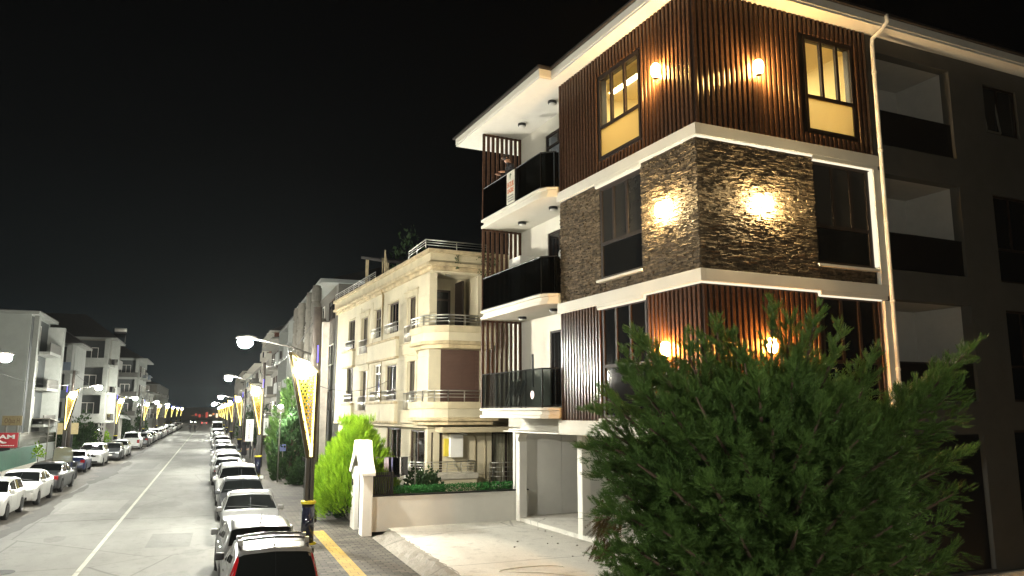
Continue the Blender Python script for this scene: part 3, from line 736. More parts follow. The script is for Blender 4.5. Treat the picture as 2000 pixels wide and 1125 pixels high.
# the side panels scored into blocks
SP = []
for zz in (3.5, 4.2, 4.9, 5.6, 6.3, 6.98, 7.68, 8.20, 8.89):
    t = {3.5: 4.17, 8.89: 9.6}.get(zz); z1 = t or min([q for q in (4.2, 4.9, 5.6, 6.3, 6.98, 7.68, 8.2, 8.89) if q > zz]) - .025
    SP.append((zz, z1))
for sa_, sb2, dd_ in ((.0, 1.42, -.03), (3.02, 4.1, -.025), (10.95, 12.1, -.025), (8.55, 9.25, -.025)):
    m = MB()
    for zz, z1 in SP: m.box(YA, sa_, sb2, dd_, -.001, zz, z1)
    m.build('scored_panel', 'yellow wall', yb, bevel=.008)
def cream_win(o, k, low):
    s0, s1, z0, z1 = o; fren = z0 < (7.3 if not low else 4.3)
    m = MB()
    if k in (1, 4):
        m.box(YA, s0 - .32, s1 + .32, -.06, -.002, z1 + .0, z1 + .24); m.box(YA, s0 - .22, s0 - .0, -.045, -.002, z0, z1); m.box(YA, s1 + .0, s1 + .22, -.045, -.002, z0, z1)
        m.box(YA, s0 - .4, s1 + .4, -.1, -.002, z1 + .24, z1 + .31)
        m.box(YA, s0 - .5, s1 + .45, -.16, -.002, z0 - .5, z0 - .02); m.box(YA, s0 - .55, s1 + .5, -.2, -.002, z0 - .02, z0 + .04)
        m.build('window_surround', 'yellow trim', yb, bevel=.01)
    else:
        m.box(YA, s0 - .06, s1 + .06, -.03, -.002, z1, z1 + .08)
        m.build('window_surround', 'yellow trim', yb)
    wf = 'white pvc' if (k == 2 and low) else 'brown frame'
    window(yb, YA, *o, d=.1, mull=[(s0 + s1) / 2], tran=z1 - .45 if k == 2 else None, fm=wf, pane='dim pane' if k in (1, 2) else 'dark pane', ft=.07)
    zr = z0 + .02
    railing(yb, [(s0 - .12, -.02), (s0 - .12, -.12), (s1 + .12, -.12), (s1 + .12, -.02)], zr, .75 if fren else .42, 2, fr=YA, vert=.17, r=.02)
for k, o in enumerate(upA): cream_win(o, k, False)
for k, o in enumerate(loA): cream_win(o, k, True)
for z0, z1 in ((6.45, 7.42), (3.5, 4.47)):     # boxed aprons under the paired windows
    for sa_, sb2 in ((4.1, 9.0), (12.0, 14.4)):
        m = MB(); m.box(YA, sa_, sb2, -.16, -.002, z0 + .1, z1 - .08); m.build('window_apron', 'yellow wall', yb, bevel=.02)
        m = MB(); m.box(YA, sa_ - .05, sb2 + .05, -.22, -.002, z1 - .08, z1 + .03); m.build('apron_moulding', 'stained trim', yb, bevel=.02)
        m = MB(); m.box(YA, sa_ - .05, sb2 + .05, -.2, -.002, z0, z0 + .1); m.build('apron_moulding', 'stained trim', yb, bevel=.02)
m = MB(); m.box(YA, -.05, 16.5, -.05, .3, 3.36, 3.5); m.box(YB, .3, 4.5, -.04, .3, 3.36, 3.5); m.box(YB, .3, 4.45, -.9, 0, 3.2, 3.42); m.build('string_course', 'yellow trim', yb, bevel=.02)
for o in grA: window(yb, YA, *o, d=.3, mull=[o[0] + (o[1] - o[0]) * q for q in (.34, .67)], fm='brown frame', pane='clear pane', ft=.08)
m = MB(); r_ = random.Random(3)
for k in range(34):
    a = .4 + k * .075; m.box(YA, a, a + .05, .62 + .03 * math.sin(k * 1.9), .65 + .03 * math.sin(k * 1.9), 1.4, 3.2)
m.build('curtain', 'curtain', yb)
window(yb, YB, .16, .66, 1.5, 3.2, d=.08, mull=[.41], fm='brown frame', pane='dark pane')
window(yb, YB, 2.8, 4.1, 1.05, 3.2, d=.08, mull=[3.5], fm='dark frame', pane='clear pane', ft=.08)
m = MB()
for k in range(24): m.box(YB, 2.86 + k * .05, 2.9 + k * .05, .28 + .02 * math.sin(k * 2.1), .30 + .02 * math.sin(k * 2.1), 1.1, 3.1)
m.build('curtain', 'curtain', yb)
railing(yb, [(2.72, 0), (2.72, -.3), (4.1, -.3)], 1.1, .85, 4, fr=YB, step=.5)
m = MB(); m.box(YB, 2.7, 4.3, -.35, .0, .98, 1.1); m.build('window_ledge', 'terrace stone', yb)
# ground floor terrace with a low wall and railing
m = MB(); P = [(-.9, 1.95), (-.35, 2.0), (.1, 1.9), (.1, -.9), (-.9, -.9)]
P = [(1.75, -.9), (1.75, -.02), (-.9, -.02), (-.9, -.3), (-.45, -.8), (-.1, -.9)]
m.prism(P, .5, 1.40, YB); o = m.build('terrace', 'yellow wall', yb); m = MB(); m.prism(offs(P, .06), 1.40, 1.62, YB); m.build('terrace_coping', 'terrace stone', yb, bevel=.02)
railing(yb, [(-2.8, 2.0), (-.85, -.3), (-.42, -.76), (-.08, -.85), (1.7, -.85), (1.7, -.1)], 1.62, .45, 4, fr=YB, step=.7)
# pipes on the wall
m = MB(); m.tube([YA(6.75, -.12, 11.6), YA(6.75, -.12, 9.9), YA(6.5, -.12, 9.7), YA(6.5, -.12, 3.6)], .055, 8); m.build('downpipe', 'stained trim', yb, smooth=True)
m = MB(); m.tube([YB(1.5, -.03, 3.1), YB(1.95, -.03, 3.1), YB(2.05, -.03, 3.0), YB(2.05, -.03, .9)], .03, 8); m.tube([YB(2.5, -.02, 3.2), YB(2.5, -.02, .9)], .02, 6); m.build('gas_pipe', 'yellow trim', yb, smooth=True)
m = MB()                                        # little attic with a sloped roof over the stair
m.box(YA, 8.6, 12.4, 2.2, 5, 9.9, 12.3); o = m.build('attic_wall', 'brown frame', yb)
m = MB(); m.extr([(7.6, 11.55), (12.8, 12.7), (12.8, 12.85), (7.6, 11.7)], .35, 5.2, YA); m.build('attic_roof', 'roof tile', yb)
m = MB(); m.box(YA, 8.2, 8.34, .5, .64, 10.5, 11.75); m.box(YA, 12.2, 12.34, .5, .64, 10.5, 12.6); m.build('attic_post', 'stained trim', yb)
m = MB(); m.tube([YA(7.1, .1, 10.6), YA(7.1, .1, 12.1)], .04, 6); m.tube([YA(6.6, .1, 11.1), YA(7.1, .1, 12.0)], .03, 6); m.build('vent_pipe', 'stained trim', yb)
# boiler cabinet hung on its ground floor
bc = thing('boiler_cabinet', 'white gas boiler cabinet with yellow side hung on the yellow house wall', 'cabinet', (*YB(1.1, -.12, 0)[:2], 2.2))
m = MB(); m.box(YB, .86, 1.42, -.28, .015, 2.2, 3.14); m.build('casing', 'box white', bc, bevel=.02)
M('yellow meter', (.62, .5, .05), .5)
m = MB(); m.box(YB, .68, .855, -.12, .015, 2.25, 2.95); m.build('side_panel', 'yellow meter', bc)
m = MB(); m.tube([YB(1.1, -.1, 2.2), YB(1.1, -.1, 1.9), YB(1.28, -.1, 1.75), YB(1.28, -.1, 1.4)], .025, 6); m.tube([YB(1.2, -.1, 3.14), YB(1.2, -.1, 3.25), YB(1.5, -.45, 3.1)], .05, 8); m.build('flue', 'steel', bc, smooth=True)

# ================================================================== OTHER HOUSES ALONG THE STREET
def front_win(root, fr, s0, s1, z0, z1, fm='brown frame', pane='dark pane'):
    window(root, fr, s0, s1, z0, z1, d=-.06, mull=[(s0 + s1) / 2], fm=fm, pane=pane, ft=.07)
def street_house(label, x, y0, y1, side, floors, z0, fh, wallm, seed, style, depth=9, trim='white wall', roof='hip', z_roof=None, ends=True):
    """side = +1: stands on the right pavement and faces -x; side = -1: on the left and faces +x"""
    r = random.Random(seed)
    fr = Fr((x, y0, 0), (0, 1), (side, 0)); L_ = y1 - y0
    en = Fr((x, y0, 0), (side, 0), (0, 1))
    t = thing('apartment_building', label, 'building', (x + side * depth / 2, (y0 + y1) / 2, 0))
    zt = z0 + floors * fh
    m = MB(); m.box(fr, 0, L_, 0, depth, 0, zt); m.build('wall', wallm, t)
    m = MB()
    ov = .55
    m.box(fr, -.3, L_ + .3, -ov - (.6 if style == 'bal' else 0), depth + .3, zt, zt + .22); m.build('eave', trim, t)
    m = MB(); z2 = zt + .225
    if roof == 'hip':
        a = [fr(-.4, -ov - .1, z2), fr(L_ + .4, -ov - .1, z2), fr(L_ + .4, depth + .4, z2), fr(-.4, depth + .4, z2)]
        k = min(L_, depth) * .36; zz = z2 + (z_roof or 1.9)
        b = [fr(k, k, zz), fr(L_ - k, k, zz), fr(L_ - k, depth - k, zz), fr(k, depth - k, zz)]
        m.add(a + b, [(0, 1, 5, 4), (1, 2, 6, 5), (2, 3, 7, 6), (3, 0, 4, 7), (4, 5, 6, 7), (0, 3, 2, 1)])
    else:
        zz = z2 + (z_roof or 2.2)
        m.extr([(-.4, z2), (depth + .4, z2), (depth / 2, zz)], -.4, L_ + .4, Fr((x, y0, 0), (side, 0), (0, 1)))
    m.build('roof', 'roof tile', t)
    nb = max(1, round(L_ / 4.2)); bw = L_ / nb
    for f in range(floors):
        z = z0 + f * fh
        for b in range(nb):
            s = b * bw
            if style == 'bal' and (b + seed) % 2 == 0:
                m = MB(); m.box(fr, s + .3, s + bw - .2, -1.15, -.002, z - .12, z + .10); o = m.build('balcony_slab', trim, t)
                if r.random() < .6:
                    m = MB(); m.box(fr, s + .34, s + bw - .24, -1.12, -1.04, z + .1, z + .95); m.box(fr, s + .34, s + .42, -1.04, -.01, z + .1, z + .95); m.box(fr, s + bw - .32, s + bw - .24, -1.04, -.01, z + .1, z + .95)
                    m.build('balcony_parapet', r.choice(['grey render', 'blue parapet', trim]), t)
                else:
                    railing(t, [(s + .36, -.02), (s + .36, -1.1), (s + bw - .26, -1.1), (s + bw - .26, -.02)], z + .1, .9, 4, fr=fr, step=1)
                front_win(t, fr, s + bw * .3, s + bw * .75, z + .12, z + 2.25, fm=r.choice(['brown frame', 'white pvc']))
            elif style == 'rec' and (b + seed) % 2 == 0:
                m = MB(); m.box(fr, s + .1, s + bw - .1, -.9, -.002, z - .14, z + .14); m.box(fr, s + .1, s + bw - .1, -.9, -.8, z + .14, z + .9); m.build('balcony_slab', trim, t)
                m = MB(); m.box(fr, s + .1, s + .5, -.9, -.002, z + .92, z + fh - .16); m.build('pier', trim, t)
                front_win(t, fr, s + bw * .25, s + bw * .8, z + .12, z + 2.25)
            elif style != 'none':
                front_win(t, fr, s + bw * .24, s + bw * .76, z + .85, z + 2.2, fm=r.choice(['brown frame', 'white pvc']), pane='dark pane' if r.random() < .8 else 'dim pane')
        if ends and r.random() < .7: front_win(t, en, depth * .3, depth * .3 + 1.3, z + .9, z + 2.2)
    return t, fr, en
M('blue parapet', (.10, .13, .17), .6)
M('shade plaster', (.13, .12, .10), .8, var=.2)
M('pale trim', (.24, .25, .23), .8, var=.08)
M('pale wall', (.29, .31, .285), .8, var=.08, scale=1.3, bump=.1, bscale=100)
M('drab wall', (.21, .20, .17), .8, var=.12, scale=1.3)
M('brick red wall', (.30, .12, .08), .8)
# right side, beyond the yellow house: a white block with stacked round columns
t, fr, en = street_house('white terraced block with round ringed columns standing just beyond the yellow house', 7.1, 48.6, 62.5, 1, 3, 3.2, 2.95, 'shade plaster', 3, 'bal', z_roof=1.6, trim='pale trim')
for s in (.2, 3.4, 8.6, 11.6):
    for k, (d, z1) in enumerate(((-1.3, 11.0), (-.8, 9.9))):
        x, y, _ = fr(s + k * .9, d, 0); m = MB()
        pr = []
        z = .1
        while z < z1: pr += [(.3, z), (.3, z + .82), (.25, z + .83), (.25, z + .97)]; z += .98
        m.lathe(pr, (x, y, 0), 14); m.build('round_column', 'shade plaster', t)
street_house('narrow white framed house with dark bays, second house past the yellow one', 6.6, 66, 80, 1, 3, 3.0, 2.9, 'shade plaster', 4, 'rec', trim='pale trim')
street_house('brown roofed block half hidden behind the tall lit lamp post and pole', 6.6, 82, 98, 1, 3, 3.0, 2.8, 'shade plaster', 5, 'bal', trim='drab wall')
street_house('reddish brick block fourth past the yellow house on the right', 7.0, 101, 118, 1, 4, 2.8, 2.8, 'brick red wall', 6, 'rec')
street_house('low drab block past the reddish brick block on the right', 7.0, 124, 150, 1, 3, 2.8, 2.8, 'drab wall', 7, 'bal')
street_house('far pale block on the right, before the last house', 7.0, 156, 196, 1, 3, 2.8, 2.8, 'pale wall', 8, 'bal')
street_house('last drab house on the right where the street ends', 7.5, 204, 260, 1, 4, 2.8, 2.8, 'drab wall', 9, 'rec')
# left side: the end walls face us
M('shade wall', (.05, .055, .055), .8)  # near black, for flat sheets that stand for shade inside the balcony recesses
def end_balconies(t, en, w_, floors, z0, fh, parapet='blue parapet', d=1.5, wl='shade wall', skip=()):
    """deep balconies across the end wall that faces the viewer, with a corner pier on the street side"""
    for f in range(floors):
        z = z0 + f * fh
        if f in skip: continue
        m = MB(); P = [(-.55, 0), (-.5, -d * .6), (-.15, -d * .95), (.4, -d), (w_, -d), (w_, 0)]
        m.prism(P, z - .16, z + .14, en); m.build('balcony_slab', 'pale trim', t)
        m = MB(); m.box(en, .1, w_, -d + .02, -d + .10, z + .14, z + .95); m.build('balcony_parapet', parapet, t)
        m = MB(); m.box(en, .6, w_, -.05, -.002, z + .15, z + fh - .18); m.build('recess_shade', wl, t)
        front_win(t, en, 1.4, 2.9, z + .2, z + 2.3, fm='white pvc', pane='dim pane')
    m = MB(); m.box(en, .05, .55, -d + .1, -.002, .2, z0 + floors * fh - .02); m.build('pier', 'pale trim', t)
b1, f1, e1 = street_house('pale plastered block with a blank gable, nearest house on the left', -13, 66.9, 74.2, -1, 3, 3.0, 2.78, 'pale wall', 1, 'none', depth=16, z_roof=.4, trim='pale trim', ends=False)
m = MB(); m.box(f1, .9, 1.7, -.35, -.002, 2.4, 11.3); m.build('pier', 'pale trim', b1); m = MB(); m.box(f1, 6.5, 7.3, -1.2, -.002, 2.4, 11.0); m.build('pier', 'pale trim', b1)
m = MB(); m.box(f1, .1, .85, -.04, -.002, 2.4, 11.2); m.box(f1, 1.75, 6.45, -.04, -.003, 2.4, 11.2); m.build('recess_shade', 'shade wall', b1)
for z in (3.0, 5.78, 8.56):
    m = MB(); m.box(f1, 1.75, 6.45, -1.15, -.05, z - .12, z + .1); m.build('balcony_slab', 'pale trim', b1); m = MB(); m.box(f1, 1.8, 6.45, -1.13, -1.05, z + .104, z + .8); m.build('balcony_parapet', 'grey render', b1)
    front_win(b1, f1, 2.6, 3.6, z + .15, z + 2.2, fm='white pvc', pane='dim pane')
t, fr, en = street_house('grey block with dark blue rounded balconies, second house on the left', -13, 88, 95, -1, 3, 2.5, 2.72, 'pale wall', 2, 'none', depth=15, z_roof=2.2, trim='pale trim', ends=False)
end_balconies(t, en, 5.4, 3, 2.5, 2.72)
t3, f3, e3 = street_house('wide roofed block with deep dark verandas, third house on the left', -11.9, 107, 117, -1, 3, 2.9, 3.35, 'drab wall', 4, 'rec', depth=17, z_roof=3.2, trim='pale trim', ends=False)
end_balconies(t3, e3, 9.5, 3, 2.9, 3.35, parapet='pale trim', d=1.8)
t4, f4, e4 = street_house('cream gabled block, fourth house on the left', -12.0, 150, 166, -1, 3, 3.3, 3.3, 'pale wall', 2, 'bal', depth=16, roof='hip', z_roof=3.8, trim='pale trim', ends=False)
end_balconies(t4, e4, 6, 3, 3.3, 3.3, parapet='grey render')
street_house('drab block past the cream gabled one on the left', -13.4, 172, 186, -1, 3, 2.7, 2.9, 'drab wall', 3, 'bal', depth=12, trim='pale trim', roof='gable', z_roof=3.5)
street_house('far pale house on the left behind small trees', -13.4, 192, 215, -1, 2, 2.7, 2.8, 'pale wall', 5, 'bal', depth=12, trim='pale trim')
street_house('last dark house on the left at the street end', -13.4, 222, 272, -1, 3, 2.7, 2.8, 'drab wall', 6, 'rec', depth=12, trim='pale trim')
tb, fb_, eb_ = street_house('tall pale house with a pitched eave behind the blank gable', -22.4, 86.5, 100, -1, 4, 3, 2.75, 'pale wall', 6, 'none', depth=14, roof='gable', z_roof=3, trim='pale trim', ends=False)
# small single storey kiosk with a canopy beyond the second left lamp
t = thing('corner_shop', 'small cream kiosk with a pale curved canopy behind the hedge on the left', 'kiosk', (-13, 121, 0))
m = MB(); m.box(W0, -15, -11.6, 119.6, 123.2, 0, 3.2); m.build('wall', 'white wall', t)
m = MB(); m.extr([(-15.2, 3.2), (-11.0, 3.2), (-10.4, 3.0), (-11.2, 3.6), (-13, 3.9), (-15.2, 3.95)], 119.0, 123.5); m.build('canopy', 'pale wall', t)
front_win(t, Fr((-14.6, 119.6, 0), (1, 0), (0, 1)), .3, 2.4, 1.2, 2.7)
# lit shop across the street's far end
t = thing('lit_shop', 'dark building with small orange and red lit windows across the street end', 'shop', (3, 440, 0))
m = MB(); m.box(W0, -26, 30, 440, 450, 0, 6.5); m.build('wall', 'drab wall', t)
E('shop orange', (1, .36, .12), .7); E('shop red', (1, .14, .09), .4); E('shop pale', (1, .8, .5), 1.6)
r_ = random.Random(12)
for k in range(15):
    xx = -9 + k * 1.7; h = r_.uniform(.5, 1.2)
    m = MB(); m.box(W0, xx, xx + r_.uniform(.5, 1.3), 439.7, 439.95, 1.2 + r_.random() * 1.6, 1.3 + h + r_.random() * 2); m.build('shop_window', r_.choice(['shop orange', 'shop red', 'shop red', 'shop pale']), t)

# ================================================================== STREET LAMPS
def lamp_proto(label, gm='globe'):
    t = thing('street_lamp', label, 'street lamp', (0, 0, 0), 'decorative triangular street lamps')
    m = MB(); m.box(W0, -.13, -.02, -.09, .09, 0, 2.5); m.box(W0, .02, .13, -.09, .09, 0, 2.5); m.box(W0, -.02, .02, -.03, .03, 0, 2.6)
    m.build('post', 'post paint', t, bevel=.01)
    m = MB(); a = [(-.13, 2.5), (-.02, 2.5), (-.70, 5.72), (-.80, 5.74)]; m.extr(a, -.09, .09)
    m.extr([(.03, 2.5), (.13, 2.5), (.17, 5.10), (.07, 5.12)], -.09, .09); m.extr([(-.72, 5.66), (-.72, 5.76), (.17, 5.16), (.17, 5.08)], -.09, .09)
    m.build('frame', 'frame bronze', t, bevel=.012)
    m = MB(); tri = [(0.02, 2.62), (-.66, 5.6), (.05, 5.10)]
    m.tube([(a, -.10, b) for a, b in (tri[0], tri[1])], .026, 6); m.tube([(a, -.10, b) for a, b in (tri[1], tri[2])], .018, 6); m.tube([(a, -.10, b) for a, b in (tri[0], tri[2])], .022, 6)
    m.tube([(a, .10, b) for a, b in (tri[0], tri[1])], .026, 6); m.tube([(a, .10, b) for a, b in (tri[0], tri[2])], .022, 6)
    m.box(W0, -.04, .05, -.105, -.085, 2.56, 2.95)
    m.build('led_outline', 'led yellow', t)
    m = MB(); P = .118
    def inside(x, z, k):
        for (x0, z0), (x1, z1) in ((tri[0], tri[2]), (tri[2], tri[1]), (tri[1], tri[0])):
            l = math.hypot(x1 - x0, z1 - z0)
            if ((x1 - x0) * (z - z0) - (z1 - z0) * (x - x0)) / l < k: return False
        return True
    for j in range(34):
        for i in range(-8, 3):
            x = i * P + (j % 2) * P / 2; z = 2.7 + j * P * .866
            if not inside(x, z, .004): continue
            n = 10; b = len(m.v)
            for y in (-.02, .02):
                for rr in (.066, .043):
                    for q in range(n): m.v.append((x + rr * math.cos(2 * math.pi * q / n), y, z + rr * math.sin(2 * math.pi * q / n)))
            for q in range(n):
                q2 = (q + 1) % n; o0, i0, o1, i1 = b, b + n, b + 2 * n, b + 3 * n
                m.f += [(o0 + q, o0 + q2, i0 + q2, i0 + q), (o1 + q, i1 + q, i1 + q2, o1 + q2), (o0 + q, o1 + q, o1 + q2, o0 + q2), (i0 + q, i0 + q2, i1 + q2, i1 + q)]; m.m += [0] * 4
    m.build('lattice', 'lattice', t, recalc=False)
    MB().sphere((-.34, 0, 5.2), .27, 20).build('globe', gm, t, smooth=True)
    m = MB(); m.lathe([(.19, 0), (.19, 1.16)], (0, 0, 0), 20); o = m.build('sleeve', 'sleeve', t, smooth=False)
    for p in o.data.polygons: p.use_smooth = len(p.vertices) == 4
    m = MB(); m.lathe([(.2, 1.165), (.225, 1.175), (.225, 1.25), (.2, 1.26)], (0, 0, 0), 18); m.build('collar', 'gold ring', t)
    m = MB(); m.lathe([(.27, 0), (.27, .03), (.22, .05)], (0, 0, 0), 18); m.build('base_plate', 'gold ring', t)
    m = MB(); m.tube([(.1, 0, 5.14), (.1, 0, 5.42)], .01, 5); o = m.build('rod', 'post paint', t)
    m = MB(); m.tube([(.1, 0, 5.42), (.1, 0, 5.95)], .016, 6); m.build('blue_tube', 'led blue', o)
    return t
RL = [24.5, 51, 84, 118, 150, 180, 212, 246, 282]
LL = [67.5, 102, 143, 176, 208, 240, 276, 315]
rl_lab = ['nearest lit triangular lamp post, on the right pavement by the white gate', 'second lit lamp post from the white gate, beside two walking people', 'third lit lamp post from the white gate along the right pavement',
          'fourth lit lamp post from the white gate along the right pavement']
ll_lab = ['nearest lit lamp post on the left, beside the red sign and green fence', 'second lit lamp post on the left, next to the white feather flag', 'third lit lamp post on the left, past the pale curved canopy', 'fourth lit lamp post on the left, past the pale curved canopy']
lp = lamp_proto(rl_lab[0])
lp.location = (2.92, RL[0], .115)
lq = lamp_proto(ll_lab[0], 'globe dim'); lq.location = (-10.2, LL[0], .112); lq.rotation_euler = (0, 0, math.pi)
for i, y in enumerate(RL[1:]): dup(lp if i < 1 else lq, (2.92, y, .115), 0, (rl_lab + ['one of the far lit lamp posts clustered on the right pavement'] * 9)[i + 1], None if i < 3 else 'far lit lamp posts on the right')
for i, y in enumerate(LL[1:], 1): dup(lq, (-10.2, y, .112), math.pi, (ll_lab + ['one of the far lit lamp posts in line on the left pavement'] * 9)[i], None if i < 4 else 'far lit lamp posts on the left')
lv = lamp_proto('', 'globe half'); lv.location = (2.92, -1.6, .115); lv['label'] = 'lit triangular lamp post on the right pavement behind the viewer'
# road lamps on utility poles
def cobra(x, y, hx, hz, label, pz, pole='wood pole', grp='road lamps on utility poles', pr=.16, lm='cobra led'):
    t = thing('road_lamp', label, 'road lamp', (x, y, 0), grp)
    m = MB(); m.tube([(x, y, 0), (x, y, pz)], [pr, pr * .62], 10); m.build('pole', pole, t, smooth=True)
    z0 = hz - .55 if pz > hz - .3 else pz - .25
    m = MB(); m.tube([(x, y, z0), (x + (hx - x) * .35, y, z0 + (hz - z0) * .55), (hx - (.28 if hx > x else -.28), y, hz + .02)], .035, 8); m.build('arm', 'post paint', t, smooth=True)
    s = 1 if hx > x else -1
    m = MB(); f = Fr((hx, y, hz), (s, 0), (0, 1))
    m.extr([(-.38, .0), (.3, .0), (.36, .04), (.3, .10), (-.1, .13), (-.38, .08)], -.13, .13, f); m.build('head', 'post paint', t, bevel=.02)
    m = MB()
    m.lathe([(.17, .0), (.22, -.06), (.235, -.14), (.20, -.24), (.12, -.31), (.02, -.335)], (0, 0, 0), 18)  # bowl swollen beyond the lens itself to stand in for bloom
    m.v = [f(a * 1.1 + .02, b, c) for a, b, c in m.v]
    m.build('lens', lm, t, smooth=True)
    return t
E('cobra led', (1, 1, .90), P_COBRA); E('cobra strong', (1, .97, .86), P_COBRA * 1.8)  # unseen near left lamp made stronger to brighten the forecourt and its walls
cobra(3.55, 29.3, 1.05, 6.62, 'tall wooden pole with bright road lamp, behind the nearest triangular lamp post', 7.9, pr=.26)
cobra(3.5, 59, 1.1, 6.55, 'second bright road lamp over the right lane, past the near one', 7.6)
cobra(3.5, 90, 1.0, 5.75, 'third bright road lamp over the right lane, nearer than the far cluster', 6.6)
cobra(3.4, 124, .6, 5.4, 'fourth bright road lamp over the right lane', 6.4)
cobra(3.4, 160, .5, 5.6, 'fifth road lamp over the right lane, near the street end', 6.4)
cobra(-10.3, 10.8, -8.6, 6.7, 'road lamp on the left pavement, out of view beside the near left cars', 7.6, lm='cobra strong')
cobra(-10.3, 70, -8.5, 6.1, 'bright road lamp with a starry glare on the left, beside its wooden pole', 7.3)
cobra(-10.3, 40.5, -8.75, 6.55, 'road lamp whose glare touches the left edge of the view', 7.6)
cobra(-10.3, 104, -8.6, 5.8, 'road lamp on the second wooden pole on the left', 6.2)
cobra(-10.3, 138, -8.2, 5.75, 'road lamp on the third pole on the left', 6.3)
cobra(-10.3, 175, -8.2, 5.7, 'road lamp on the fourth pole on the left', 6.3)
t = thing('utility_pole', 'pale concrete pole standing just behind the tall wooden lamp pole', 'pole', (4.15, 31.5, 0))
m = MB(); m.box(W0, 4.0, 4.3, 31.35, 31.65, 0, 7.6); m.build('shaft', 'concrete pole', t, bevel=.03)
def wire(p, q, sag, label):
    p, q = Vector(p), Vector(q); m = MB()
    m.tube([p.lerp(q, k / 12) - Vector((0, 0, sag * 4 * (k / 12) * (1 - k / 12))) for k in range(13)], .012, 5)
    tag(m.build('wire', 'wire', smooth=True), label, 'cable')
wire((3.55, 29.3, 7.6), (3.5, 59, 7.4), .7, 'sagging cable between the near wooden pole and the second one on the right')
wire((-10.3, 70, 7.1), (-10.3, 104, 6.1), .5, 'sagging cable between two wooden poles on the left')
wire((3.6, 29.3, 5.0), (7.9, 36, 5.6), .4, 'sagging cable from the near wooden pole to the yellow house')
wire((-10.3, 40.5, 6.4), (-10.3, 70, 6.2), .5, 'low cable reaching the left pole with the starry lamp')

# ================================================================== CARS
M('tyre', (.012, .012, .012), .8); M('rim', (.45, .45, .44), .3, .9); M('car glass', (.006, .007, .007), .03, spec=.7, var=0)
M('grille', (.01, .01, .01), .5); M('plate', (.7, .7, .66), .5); M('head lens', (.62, .64, .62), .08, spec=.8); M('tail lens', (.28, .006, .008), .15, spec=.7)
M('trim black', (.014, .014, .015), .5); M('chrome', (.7, .7, .68), .15, 1)
E('tail lit', (1, .06, .05), 7); E('head lit', (1, .96, .85), 60)
PAINT = {'white': (.58, .59, .57), 'silver': (.27, .275, .27), 'grey': (.085, .09, .095), 'dark': (.03, .032, .035), 'blue': (.012, .022, .07), 'black': (.012, .012, .014), 'beige': (.38, .36, .31)}
for k, c in PAINT.items(): M('paint ' + k, c, .28, .55 if k in ('silver', 'grey', 'beige') else .0, var=.02, spec=.6)
def prof(pts):
    x, z = np.array([p[0] for p in pts]), np.array([p[1] for p in pts])
    def f(y):
        k = np.linspace(-.07, .07, 5); return float(np.mean(np.interp(y + k, x, z)))
    return f
SHAPES = {   # length, width, belt height, roofline (y from the rear, z), rear glass, windscreen, side glass
    'hatch': (4.05, 1.74, .93, [(-2.03, .72), (-1.98, .92), (-1.86, 1.06), (-1.50, 1.40), (-.7, 1.475), (.0, 1.455), (.32, 1.40), (1.12, .99), (1.62, .90), (1.93, .78), (2.03, .6)], (-1.84, -1.50), (.36, 1.08), [(-1.45, -.35), (-.25, .82)]),
    'sedan': (4.5, 1.76, .92, [(-2.25, .72), (-2.2, .95), (-2.05, 1.02), (-1.55, 1.06), (-.85, 1.38), (-.3, 1.45), (.2, 1.43), (.45, 1.37), (1.28, .97), (1.8, .89), (2.15, .77), (2.25, .58)], (-1.50, -.88), (.48, 1.22), [(-1.15, -.30), (-.2, .95)]),
    'suv': (4.35, 1.83, 1.05, [(-2.17, .8), (-2.12, 1.02), (-2.02, 1.18), (-1.72, 1.58), (-.9, 1.66), (.1, 1.64), (.4, 1.58), (1.12, 1.12), (1.7, 1.03), (2.07, .9), (2.17, .66)], (-2.0, -1.72), (.44, 1.08), [(-1.68, -.42), (-.32, .82)]),
    'mpv': (3.85, 1.72, .98, [(-1.92, .75), (-1.9, .98), (-1.84, 1.10), (-1.56, 1.52), (-1.0, 1.57), (-.1, 1.57), (.3, 1.50), (1.15, 1.02), (1.55, .93), (1.84, .8), (1.92, .6)], (-1.85, -1.57), (.34, 1.10), [(-1.42, -.38), (-.28, .80)]),
    'van': (4.6, 1.84, 1.12, [(-2.3, .9), (-2.28, 1.2), (-2.22, 1.5), (-2.1, 1.80), (-1.2, 1.86), (.3, 1.84), (.75, 1.76), (1.5, 1.15), (1.95, 1.02), (2.2, .88), (2.3, .65)], (-2.26, -2.1), (.8, 1.45), [(-.55, .25), (.33, 1.2)]),
    'bigvan': (5.6, 2.0, 1.35, [(-2.8, 1.0), (-2.78, 1.7), (-2.74, 2.3), (-2.6, 2.48), (-1.2, 2.52), (1.2, 2.48), (1.55, 2.35), (2.1, 1.35), (2.5, 1.15), (2.7, .95), (2.8, .7)], (-2.76, -2.62), (1.6, 2.05), [(.2, .9), (1.0, 1.75)]),
}
